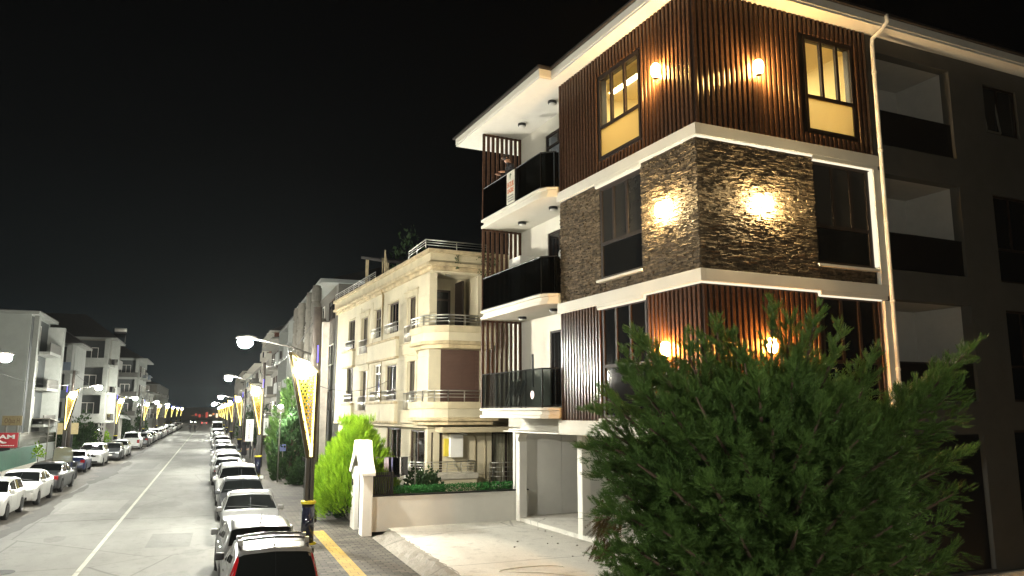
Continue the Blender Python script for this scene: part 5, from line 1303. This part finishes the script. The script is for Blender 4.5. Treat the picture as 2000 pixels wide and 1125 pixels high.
hd = foliage('hedge', p, rng.normal(size=(n, 3)) + np.array([0, -.3, .5]), rng.uniform(.035, .07, n), 'hedge leaf', None, BROAD); tag(hd, 'narrow bright green hedge strip along the top of the low white wall', 'hedge')
ft_ = thing('slat_fence', 'short dark slatted fence panel between the white gate and the hedge', 'fence', (*FW(.4, .3, 0)[:2], 1.3))
m = MB()
for k in range(11): m.box(FW, .05 + k * .062, .085 + k * .062, .26, .30, 1.2, 2.05)
m.box(FW, .03, .74, .30, .33, 1.3, 1.36); m.box(FW, .03, .74, .30, .33, 1.9, 1.96); m.build('slats', 'black metal', ft_)
m = MB(); m.box(FW, .72, .78, .24, .32, 1.2, 2.06); m.build('post', 'black metal', ft_)
tag(sheet('garden_soil', 'soil', [(5.4, 25.75), (10.6, 26.05), (12.5, 30.6), (8.2, 30.6), (6.9, 46), (5.15, 46)], .9), kind='structure')
fn = thing('railing_fence', 'low concrete kerb wall with a dark railing along the right pavement beyond the gate', 'fence', (5.0, 35, .1))
m = MB(); m.box(W0, 4.96, 5.14, 27.5, 46, .1, .55); m.build('base_wall', 'rough concrete', fn)
railing(fn, [(5.05, 27.6), (5.05, 46)], .55, .95, 2, 'black metal', vert=.16, r=.016)
fl = thing('railing_fence', 'pale low wall with thin railing before the nearest left house', 'fence', (-12.4, 70, .1))
m = MB(); m.box(W0, -12.7, -12.5, 60, 78, .1, 1.5); m.build('base_wall', 'pale wall', fl); railing(fl, [(-12.6, 60), (-12.6, 78)], 1.5, 1.0, 2, 'post grey', vert=.3, r=.02)
fl = thing('railing_fence', 'dark railing behind the feather flag on the left pavement', 'fence', (-12.4, 90, .1))
m = MB(); m.box(W0, -12.7, -12.5, 80, 100, .1, .5); m.build('base_wall', 'drab wall', fl); railing(fl, [(-12.6, 80), (-12.6, 100)], .5, 1.3, 2, 'black metal', vert=.3, r=.02)
M('green panel', (.03, .12, .075), .6, var=.15)
gf = thing('panel_fence', 'green sheet fence above a white base, behind the near left cars', 'fence', (-10.6, 54, 0))
m = MB(); m.box(W0, -10.75, -10.69, 47, 60.5, .75, 1.85); m.build('panel', 'green panel', gf); m = MB(); m.box(W0, -10.85, -10.6, 47, 60.5, 0, .75); m.build('base_wall', 'white wall', gf)

# ================================================================== SIGNS
M('sign red', (.36, .012, .02), .45); M('sign white', (.72, .71, .68), .5); M('sign tan', (.26, .21, .10), .6); M('ink brown', (.10, .05, .02), .6); M('ink dark', (.03, .03, .03), .6); M('ink green', (.05, .10, .03), .6); M('ink red', (.55, .16, .05), .6); M('banner cloth', (.62, .60, .50), .7); M('flag cloth', (.62, .60, .56), .7); M('ink grey', (.30, .30, .27), .6); M('sign blue', (.16, .2, .45), .5)
FS = Fr((0, 0, 0), (1, 0), (0, 1))
sr = thing('shop_sign', 'red shop sign with white letters and a house emblem on a black post', 'sign', (-11.4, 53, 0))
y_ = 53.0; L0 = aty(36, 845, y_); R0 = aty(36, 874, y_); x1 = L0[0]; zt_, zb_ = L0[2], R0[2]; x0 = x1 - 2.6
m = MB(); m.box(FS, x0, x1, y_, y_ + .14, zb_, zt_); m.build('panel', 'sign red', sr, bevel=.01)
m = MB(); m.box(FS, x0 + .1, x1 - .35, y_ + .02, y_ + .13, 0, zb_ - .004); m.build('post', 'black metal', sr)
hh = zt_ - zb_
text('FAM', FS, x1 - 1.18, y_ - .004, zt_ - hh * .40, hh * .26, 'sign white', sr, width=1.02, bold=.03)
m = MB(); cx_, cz_ = x1 - .98, zb_ + hh * .36
m.extr([(cx_ - .32, cz_), (cx_, cz_ + hh * .22), (cx_ + .32, cz_), (cx_ + .12, cz_), (cx_ + .12, cz_ - .06), (cx_ - .12, cz_ - .06), (cx_ - .12, cz_)], y_ - .02, y_ - .002, FS); m.build('emblem', 'sign white', sr)
m = MB(); m.extr([(cx_ + .3 + .14 * math.cos(k * .52), cz_ - .02 + .05 * math.sin(k * .52)) for k in range(12)], y_ - .02, y_ - .002, FS); m.build('emblem', 'sign white', sr)
m = MB(); r_ = random.Random(2); xx = x1 - 1.35
while xx < x1 - .2: l = r_.uniform(.03, .09); m.box(FS, xx, xx + l, y_ - .012, y_ - .002, zb_ + hh * .11, zb_ + hh * .16); xx += l + .025
m.build('small_print', 'sign white', sr)
sy = thing('shop_sign', 'tan shop sign with brown script hung above the red one', 'sign', (-13.2, 60, 2))
y_ = 62.0; a_, b_ = aty(5, 812, y_), aty(42, 831, y_)
m = MB(); m.box(FS, a_[0], b_[0], y_, y_ + .12, b_[2], a_[2]); m.build('panel', 'sign tan', sy, bevel=.01)
m = MB(); m.box(FS, a_[0] + .2, a_[0] + .3, y_ + .02, y_ + .1, 0, b_[2] - .004); m.box(FS, b_[0] - .3, b_[0] - .2, y_ + .02, y_ + .1, 0, b_[2] - .004); m.build('post', 'post grey', sy)
text('Oğuz H', FS, a_[0] + .15, y_ - .004, b_[2] + (a_[2] - b_[2]) * .25, (a_[2] - b_[2]) * .5, 'ink brown', sy, width=(b_[0] - a_[0]) * .75)
sb = thing('billboard', 'blank olive billboard on a dark post beyond the nearest left lamp', 'sign', (-11.3, 74, 0))
y_ = 76.0; a_, b_ = aty(113, 826, y_), aty(152, 848, y_)
m = MB(); m.box(FS, a_[0], b_[0], y_, y_ + .15, b_[2], a_[2]); m.build('panel', 'sign tan', sb); c_ = aty(127, 850, y_); d_ = aty(142, 850, y_)
m = MB(); m.box(FS, c_[0], d_[0], y_ + .02, y_ + .13, 0, b_[2] - .005); m.build('post', 'black metal', sb)
aw = thing('awning', 'grey fabric awning over the doorway of the nearest left house', 'awning', (-13, 68, 2))
m = MB(); f_ = Fr((-14.0, 68.5, 0), (0, 1), (1, 0)); m.extr([(0, 3.5), (0, 3.56), (4, 3.3), (4, 3.24)], .0, 2.6, f_); m.build('canopy', 'post grey', aw); m = MB(); m.tube([f_(.2, 2.5, 0), f_(.2, 2.5, 3.5)], .04, 6); m.build('pole', 'post grey', aw); m = MB(); m.tube([f_(3.8, 2.5, 0), f_(3.8, 2.5, 3.25)], .04, 6); m.build('pole', 'post grey', aw)
ff = thing('feather_flag', 'white feather flag with dark lettering beside the second left lamp', 'flag', (-10.9, 93, 0))
y_ = 92.0; pts = [aty(u, v, y_) for u, v in ((189, 866), (191, 846), (196, 832), (201, 826), (207, 824), (205, 840), (201, 866))]
m = MB(); m.extr([(p[0], p[2]) for p in pts], y_, y_ + .02, FS); m.build('cloth', 'flag cloth', ff)
m = MB(); m.tube([(pts[0][0] - .02, y_ + .03, 0), (pts[0][0], y_ + .03, 1.5), (pts[1][0], y_ + .03, pts[1][2]), (pts[3][0], y_ + .03, pts[3][2]), (pts[4][0], y_ + .03, pts[4][2])], .02, 6); m.build('pole', 'post grey', ff)
def glyphs(parent, fr, s0, s1, z0, z1, d, mat, rows, seed, name='lettering'):
    """rows of lettering too small to read"""
    r = random.Random(seed); m = MB(); h = (z1 - z0) / rows
    for k in range(rows):
        z = z1 - (k + .8) * h; s = s0 + r.random() * (s1 - s0) * .15
        while s < s1 - .02: l = r.uniform(.25, .6) * h; m.box(fr, s, min(s + l, s1), d - .008, d - .001, z, z + h * .55); s += l + h * .2
    return m.build(name, mat, parent)
glyphs(ff, FS, pts[1][0] + .12, pts[1][0] + .45, 1.6, 3.0, y_, 'ink dark', 3, 4)
for (u0, u1, v0, v1), lab, sd in (((481, 494, 819, 862), 'white upright banner with dark vertical lettering, left of the second right lamp', 5), ((513, 523, 817, 850), 'white upright banner right of the second right lamp', 6)):
    y_ = 66.0; a_, b_ = aty(u0, v0, y_), aty(u1, v1, y_)
    t = thing('roll_banner', lab, 'banner', ((a_[0] + b_[0]) / 2, y_, 0)); m = MB(); m.box(FS, a_[0], b_[0], y_, y_ + .03, b_[2], a_[2]); m.build('cloth', 'sign white', t)
    m = MB(); m.tube([(b_[0] - .03, y_ + .06, .1), (b_[0] - .03, y_ + .06, a_[2])], .025, 6); m.build('pole', 'post grey', t)
    glyphs(t, FS, a_[0] + .2, a_[0] + .38, b_[2] + .2, a_[2] - .3, y_, 'ink dark', 8, sd)
t = thing('small_sign', 'small pale blue sign on a stick beside the right pavement shrubs', 'sign', (4.9, 50, 0)); y_ = 47.0; a_, b_ = aty(547, 868, y_), aty(558, 881, y_)
m = MB(); m.box(FS, a_[0], b_[0], y_, y_ + .03, b_[2], a_[2]); m.build('panel', 'sign blue', t); m = MB(); m.tube([((a_[0] + b_[0]) / 2, y_ + .05, .1), ((a_[0] + b_[0]) / 2, y_ + .05, a_[2] - .05)], .02, 6); m.build('stick', 'post grey', t)
t = thing('floodlight', 'dazzling white floodlight on a thin post in front of the lit tree', 'floodlight', (3.75, 46.2, .1)); m = MB(); m.tube([(3.75, 46.3, .1), (3.75, 46.3, 4.1)], .035, 8); m.build('post', 'post grey', t, smooth=True)
E('flood', (.95, 1, .93), 2600); f_ = Fr((3.75, 46.2, 4.15), (1, 0), (0, 1)); m = MB(); m.box(f_, -.2, .2, .02, .10, -.16, .16); m.build('housing', 'post grey', t, bevel=.01); m = MB(); m.sphere((3.75, 46.33, 4.3), .13); m.build('bulb', 'flood', t, smooth=True)
E('garden globe', (1, .97, .88), 60)
for x, y, z, lab in ((-11.2, 96, 2.0, 'small white globe lamp low in the shrubs past the feather flag'), (-11.6, 118, 3.4, 'small white globe lamp on a post before the pale canopy')):
    t = thing('globe_lamp', lab, 'lamp', (x, y, 0)); m = MB(); m.tube([(x, y, 0), (x, y, z)], .03, 6); m.build('post', 'post grey', t); m = MB(); m.sphere((x, y, z + .14), .17, 12); m.build('globe', 'garden globe', t, smooth=True)
# for-sale banner tied to the top balcony
s0_, _, z1_ = onFA(990, 346, -.47); s1_, _, _ = onFA(1005, 336, -.47)
bn = thing('sale_banner', 'white for sale banner with red lettering tied to the top balcony', 'banner', (*FA((s0_ + s1_) / 2, -.47, 0)[:2], 10.0))
sa, sb_ = max(s0_, s1_), min(s0_, s1_); zt_ = 10.98; zb_ = 10.02
m = MB(); m.box(FA, sb_, sa, -.475, -.455, zb_, zt_); m.build('cloth', 'banner cloth', bn); wd = sa - sb_
text('SATILIK', FA, sa - wd * .06, -.477, zb_ + .50, .15, 'ink red', bn, flip=-1, width=wd * .88, bold=.02); text('DAİRE', FA, sa - wd * .1, -.477, zb_ + .32, .13, 'ink red', bn, flip=-1, width=wd * .8, bold=.02)
m = MB(); c_ = (sa + sb_) / 2; m.extr([(c_ + .02, zb_ + .72), (c_ + .05, zb_ + .86), (c_ - .02, zb_ + .9), (c_ - .06, zb_ + .84), (c_ - .0, zb_ + .84)], -.485, -.476, FA); m.build('emblem', 'ink green', bn)
glyphs(bn, FA, sb_ + .05, sa - .05, zb_ + .04, zb_ + .26, -.476, 'ink grey', 3, 7)

# ================================================================== PEOPLE
M('skin', (.42, .24, .16), .5); M('cloth dark', (.014, .014, .018), .8); M('cloth black', (.008, .008, .009), .8); M('hair', (.012, .009, .007), .6); M('scarf', (.6, .58, .54), .8); M('shoe', (.02, .02, .02), .5)
def person(label, loc, rz, mats, pose='walk', sc=1., scarf=False, skirt=False):
    t = thing('person', label, 'person', loc)
    J = {'pel': (0, 0, .95), 'wst': (0, .01, 1.08), 'chs': (0, 0, 1.30), 'nek': (0, .0, 1.47), 'hd0': (0, .015, 1.55), 'hd1': (0, .03, 1.66)}
    for s, n in ((1, 'r'), (-1, 'l')):
        f = s * (.20 if pose == 'walk' else .03)
        J.update({'hip' + n: (.10 * s, 0, .90), 'kne' + n: (.10 * s, f * .7 + .03, .50), 'ank' + n: (.10 * s, f - (.08 if f < 0 else 0), .09 + (.05 if f < 0 else 0)), 'toe' + n: (.115 * s, f + .16 - (.08 if f < 0 else 0), .04)})
        if pose == 'lean': a = [(.19 * s, 0, 1.40), (.25 * s, .12, 1.16), (.17 * s, .38, 1.12), (.14 * s, .47, 1.12)]
        else: a = [(.19 * s, 0, 1.41), (.24 * s, -f * .35, 1.13), (.24 * s, -f * .8 + .06, .90), (.23 * s, -f + .10, .82)]
        for k, p in zip(('sho', 'elb', 'wri', 'hnd'), a): J[k + n] = p
    if pose == 'lean':
        for k in ('chs', 'nek', 'hd0', 'hd1', 'shor', 'shol'): x, y, z = J[k]; J[k] = (x, y + (z - .95) * .28, z - .03)
        x, y, z = J['hd1']; J['hd1'] = (x, y + .05, z - .03)
    rad = {'pel': .15, 'wst': .14, 'chs': .165, 'nek': .062, 'hd0': .085, 'hd1': .098, 'hip': .092, 'kne': .062, 'ank': .042, 'toe': .034, 'sho': .062, 'elb': .046, 'wri': .033, 'hnd': .038}
    ed = [('pel', 'wst'), ('wst', 'chs'), ('chs', 'nek'), ('nek', 'hd0'), ('hd0', 'hd1')]
    for n in 'rl': ed += [('pel', 'hip' + n), ('hip' + n, 'kne' + n), ('kne' + n, 'ank' + n), ('ank' + n, 'toe' + n), ('chs', 'sho' + n), ('sho' + n, 'elb' + n), ('elb' + n, 'wri' + n), ('wri' + n, 'hnd' + n)]
    ks = list(J); vs = [J[k] for k in ks]; es = [(ks.index(a), ks.index(b)) for a, b in ed]; rs = [rad.get(k) or rad[k[:3]] for k in ks]
    for s, n in ((1, 'r'), (-1, 'l')):           # four fingers and a thumb on each hand
        h = Vector(J['hnd' + n]); w_ = Vector(J['wri' + n]); d = (h - w_).normalized(); sd = Vector((0, 0, 1)).cross(d).normalized() if abs(d.z) < .8 else Vector((0, 1, 0))
        for k, (o, l) in enumerate(((-.03, .055), (-.01, .07), (.01, .075), (.03, .065), (-.045, .03))):
            b = len(vs); p = h + sd * o; vs += [tuple(p + d * .03), tuple(p + d * (.03 + l) + Vector((0, 0, -.012)))]; rs += [.011, .008]; es += [(ks.index('hnd' + n), b), (b, b + 1)]
    me = bpy.data.meshes.new('body'); me.from_pydata(vs, es, []); o = bpy.data.objects.new('body', me); C.objects.link(o)
    sk = o.modifiers.new('s', 'SKIN'); sk.use_smooth_shade = True
    for i, r in enumerate(rs): me.skin_vertices[0].data[i].radius = (r, r * (.78 if ks[i][:3] in ('chs', 'wst', 'pel') else 1)) if i < len(ks) else (r, r)
    me.skin_vertices[0].data[0].use_root = True
    o.modifiers.new('u', 'SUBSURF').levels = 2
    bpy.context.view_layer.update()
    m2 = bpy.data.meshes.new_from_object(o.evaluated_get(bpy.context.evaluated_depsgraph_get()))
    bpy.data.objects.remove(o)
    for k in mats: m2.materials.append(MATS[k])
    hz = J['nek'][2] + .03; hands = [Vector(J['hnd' + n]) for n in 'rl']
    for p in m2.polygons:
        c = p.center; p.use_smooth = True
        p.material_index = 2 if c.z > hz and abs(c.x) < .14 else (2 if any((c - h).length < .10 for h in hands) else (1 if c.z < .93 else 0))
        if c.z < .12: p.material_index = 3
    o = bpy.data.objects.new('body', m2); C.objects.link(o); o.parent = t; o.scale = (sc, sc, sc); OFF[o.name] = Vector((0, 0, 0))
    hx, hy, hz = J['hd1']
    def add(name, mat, mb): OFF['_z'] = Vector((0, 0, 0)); q = mb.build(name, mat, t, base=None); return q
    sv = OFF[t.name]; OFF[t.name] = Vector((0, 0, 0))
    m = MB(); m.sphere((hx, hy - .025, hz + .03), .104, 14); m.v = [v for v in m.v]; q = m.build('hair', 'hair', t, smooth=True); q.scale = (sc,) * 3
    m = MB(); m.tube([(hx, hy + .085, hz + .02), (hx, hy + .118, hz - .02)], [.012, .018], 6); m.sphere((hx - .035, hy + .092, hz + .025), .011, 8); m.sphere((hx + .035, hy + .092, hz + .025), .011, 8); m.box(W0, hx - .025, hx + .025, hy + .085, hy + .098, hz - .058, hz - .048); m.sphere((hx - .098, hy, hz), .02, 8); m.sphere((hx + .098, hy, hz), .02, 8); q = m.build('face', 'skin', t, smooth=True); q.scale = (sc,) * 3
    if scarf: m = MB(); m.extr([(-.07, 1.46), (.07, 1.46), (.05, 1.12), (-.03, 1.05)], .10, .15, FS); m.lathe([(.09, 1.43), (.10, 1.47), (.08, 1.5)], (0, 0, 0), 12); q = m.build('scarf', 'scarf', t, smooth=True); q.scale = (sc,) * 3
    if skirt: m = MB(); m.lathe([(.15, 1.15), (.20, .9), (.25, .45), (.26, .35)], (0, 0, 0), 16); q = m.build('coat', mats[0], t, smooth=True); q.scale = (sc,) * 3
    OFF[t.name] = sv; t.rotation_euler = (0, 0, rz)
    return t
DK = ['cloth dark', 'cloth black', 'skin', 'shoe']
p_ = atz(490, 897, .115); person('person in dark clothes and pale scarf walking by the second right lamp', (p_[0], p_[1], .115), math.pi, DK, scarf=True)
p_ = atz(476, 896, .115); person('person in a long black coat walking beside the scarfed one', (p_[0], p_[1], .115), math.pi, DK, skirt=True, sc=.95)
person('left one of two people in dark clothes walking in the far road', (-3.6, 170, 0), 0, DK); person('right one of two people in dark clothes walking in the far road', (-2.7, 170.5, 0), 0, DK, sc=.97)
q_ = FA(8.35, -.08, 9.98); person('person in dark clothes leaning on the top balcony rail', q_, math.pi / 2 + R(4.6) , DK, pose='lean')

# ================================================================== SMALL THINGS
ac = thing('boiler_cabinet', 'white cabinet standing on the middle balcony by the slat screen', 'cabinet', FA(9.2, .6, 7.09))
m = MB(); m.box(FA, 8.85, 9.65, .38, .88, 7.093, 8.75); m.build('casing', 'box white', ac, bevel=.015); m = MB(); m.box(FA, 8.9, 9.6, .368, .379, 7.2, 8.6); m.build('door', 'box white', ac)
fc = thing('folding_chair', 'folded metal chairs leaning on the lowest balcony', 'chair', FA(8.0, .1, 4.12))
for k in range(3):
    m = MB(); s = 7.6 + k * .35
    m.tube([FA(s, -.25, 4.12), FA(s + .18, .05, 4.95), FA(s + .42, .05, 4.95), FA(s + .3, -.25, 4.12)], .018, 6); m.tube([FA(s + .5, -.1, 4.12), FA(s + .12, .02, 4.8)], .016, 6); m.build('frame', 'steel', fc, smooth=True)
    m = MB(); m.add([FA(s + .09, -.1, 4.5), FA(s + .34, -.1, 4.5), FA(s + .4, .04, 4.9), FA(s + .18, .04, 4.9), FA(s + .09, -.08, 4.5), FA(s + .34, -.08, 4.5), FA(s + .4, .06, 4.9), FA(s + .18, .06, 4.9)], [(0, 1, 2, 3), (4, 7, 6, 5), (0, 4, 5, 1), (1, 5, 6, 2), (2, 6, 7, 3), (3, 7, 4, 0)]); m.build('seat', 'black metal', fc)
cl = [((.42, .36, .42), 'pale pink shirt'), ((.15, .15, .3), 'violet shirt'), ((.03, .03, .04), 'black trousers'), ((.62, .6, .58), 'white towel'), ((.03, .03, .03), 'dark cloth')]
y_ = 27.6; xs = [aty(u, 900, y_)[0] for u in (757, 766, 774, 779, 790)]
for i, (c, lab) in enumerate(cl):
    M('cloth %d' % i, c, .85); m = MB(); x = xs[i]; w_ = .13; zt_ = 2.42; h = (.55, .6, .7, .62, .65)[i]
    pts = [(x - w_, zt_), (x + w_, zt_), (x + w_ * .95, zt_ - h * .5), (x + w_ * 1.05, zt_ - h), (x + .02, zt_ - h * .96), (x - w_ * .9, zt_ - h * 1.02)]
    m.extr(pts, y_ - .012, y_ + .012 + .02 * (i % 2), FS); tag(m.build('laundry', 'cloth %d' % i), lab + ' hanging on the line beside the dark bush', 'laundry', 'laundry drying behind the low wall')
m = MB(); m.tube([(xs[0] - .4, y_, 2.43), (xs[-1] + .4, y_, 2.43)], .008, 5); m.tube([(xs[0] - .4, y_, 1.2), (xs[0] - .4, y_, 2.45)], .02, 6); m.tube([(xs[-1] + .4, y_, 1.2), (xs[-1] + .4, y_, 2.45)], .02, 6); tag(m.build('washing_line', 'post grey'), 'thin washing line with clothes behind the low white wall', 'washing line')
# motorbikes and a three-wheeled cart on the left
def bike(x, y, rz, label):
    t = thing('motorbike', label, 'motorbike', (0, 0, 0), 'motorbikes on the left kerb'); 
    for q in (-.62, .62):
        m = MB(); m.lathe([(.19, -.045), (.27, -.04), (.29, 0), (.27, .04), (.19, .045)], (0, q, .29), 18, 'x'); wh = m.build('wheel', 'tyre', t, smooth=True); m = MB(); m.lathe([(.18, -.03), (.18, .03), (.05, .04)], (0, q, .29), 12, 'x'); m.build('rim', 'rim', wh)
    f_ = Fr((0, 0, 0), (0, 1), (1, 0))
    m = MB(); m.extr([(-.75, .62), (-.45, .72), (.0, .66), (.12, .45), (.42, .42), (.55, .95), (.48, 1.0), (.3, .6), (.1, .32), (-.35, .28), (-.6, .42)], -.11, .11, f_); m.build('body', 'paint dark', t, bevel=.03)
    m = MB(); m.extr([(-.72, .72), (-.6, .80), (-.1, .76), (.05, .70), (-.4, .70)], -.12, .12, f_); m.build('seat', 'trim black', t, bevel=.03)
    m = MB(); m.tube([(-.33, .42, 1.08), (-.1, .5, 1.02), (.1, .5, 1.02), (.33, .42, 1.08)], .018, 6); m.tube([(0, .5, 1.02), (0, .64, .3)], .03, 6); m.build('handlebar', 'chrome', t, smooth=True)
    m = MB(); m.sphere((0, .58, .9), .09, 10); m.build('headlight', 'head lens', t, smooth=True); m = MB(); m.box(W0, -.2, .2, -.98, -.66, .82, 1.12); m.build('top_box', 'trim black', t, bevel=.05)
    t.location = (x, y, 0); t.rotation_euler = (0, 0, rz); return t
bike(-8.2, 52.2, R(20), 'dark motorbike with a top box, in front of the three-wheeled cart'); bike(-7.55, 53.4, R(-12), 'dark scooter closer to the road, next to the top-box motorbike')
tr = thing('cargo_tricycle', 'three wheeled cart with a tall clear windshield, left of the dark blue car', 'tricycle', (0, 0, 0))
m = MB(); m.box(W0, -.6, .6, -1.2, .5, .45, .95); m.build('body', 'paint blue', tr, bevel=.05); GLASS('windshield', (.5, .58, .68), haze=.25)
m = MB(); m.extr([(-.55, .95), (.55, .95), (.5, 1.75), (.35, 1.88), (-.35, 1.88), (-.5, 1.75)], -1.2, -1.18, FS); m.build('windshield', 'windshield', tr)
m = MB(); m.tube([(-.55, -1.19, .95), (-.5, -1.19, 1.75), (-.35, -1.19, 1.88), (.35, -1.19, 1.88), (.5, -1.19, 1.75), (.55, -1.19, .95)], .025, 6); m.build('frame', 'chrome', tr, smooth=True)
for a, b in ((-.5, -.9), (.5, -.9), (0, .7)): m = MB(); m.lathe([(.15, -.05), (.25, -.05), (.27, 0), (.25, .05), (.15, .05)], (a, b, .27), 16, 'x'); m.build('wheel', 'tyre', tr, smooth=True)
m = MB(); m.box(W0, -.35, .35, -.7, 0, .95, 1.08); m.build('seat', 'trim black', tr, bevel=.04); tr.location = (-8.45, 56.4, 0); tr.rotation_euler = (0, 0, R(6))
# rubble and a coil of hose on the forecourt
m = MB(); c_ = atz(1045, 1112, .31); pts = [(c_[0] + .75 * math.cos(k * .3) * (1 + .02 * k), c_[1] + .35 * math.sin(k * .3), .315) for k in range(11)]; pts += [(pts[-1][0] + .9, pts[-1][1] - .5, .315), (pts[-1][0] + 1.6, pts[-1][1] - 1.2, .315)]
m.tube(pts, .012, 6); tag(m.build('hose', 'pipe plastic', smooth=True), 'thin pale hose lying curled on the bright forecourt', 'hose')
r_ = random.Random(6)
for k in range(9):
    u, v = r_.uniform(960, 1160), r_.uniform(1030, 1100); c_ = atz(u, v, .30); m = MB(); m.sphere((c_[0], c_[1], .315), r_.uniform(.015, .035), 6, .7); m.v = [(a + r_.uniform(-.012, .012), b + r_.uniform(-.012, .012), max(.302, c)) for a, b, c in m.v]
    tag(m.build('stone_chip', 'rough concrete'), 'small loose stone chip lying on the bright forecourt', 'stone', 'loose stone chips on the forecourt')
# solar heater on the third left roof
a_ = aty(236, 645, 112); x, y, z = a_[0], 112, a_[2]
sh = thing('solar_heater', 'small pale solar water heater on the roof of the third left house', 'heater', (x, y, z))
m = MB(); m.tube([(x - .7, y, z), (x + .7, y, z)], .28, 10); m.build('tank', 'box white', sh, smooth=True); m = MB(); m.add([(x - .7, y - 1.2, z - 1.0), (x + .7, y - 1.2, z - 1.0), (x + .7, y, z - .1), (x - .7, y, z - .1), (x - .7, y - 1.2, z - 1.06), (x + .7, y - 1.2, z - 1.06), (x + .7, y, z - .16), (x - .7, y, z - .16)], [(0, 1, 2, 3), (4, 7, 6, 5), (0, 4, 5, 1), (1, 5, 6, 2), (2, 6, 7, 3), (3, 7, 4, 0)]); m.build('collector', 'dark pane', sh)
m = MB()
for k in (-.6, .6): m.tube([(x + k, y, z - .2), (x + k, y, 13.0)], .04, 5)
m.build('stand', 'post grey', sh)

# ------------------------------------------------------------------ thin haze added to give the lamps soft halos
hz = bpy.data.materials.new('halo haze'); hz.use_nodes = True
n = hz.node_tree; n.nodes.remove(n.nodes['Principled BSDF']); pv = n.nodes.new('ShaderNodeVolumePrincipled')
pv.inputs['Color'].default_value = (.86, .92, .92, 1); pv.inputs['Density'].default_value = .00012; pv.inputs['Anisotropy'].default_value = .55
n.links.new(pv.outputs[0], n.nodes['Material Output'].inputs['Volume']); MATS['halo haze'] = hz
tag(MB().box(W0, -75, 75, -20, 480, -1.05, 18).build('haze', 'halo haze'), kind='stuff')
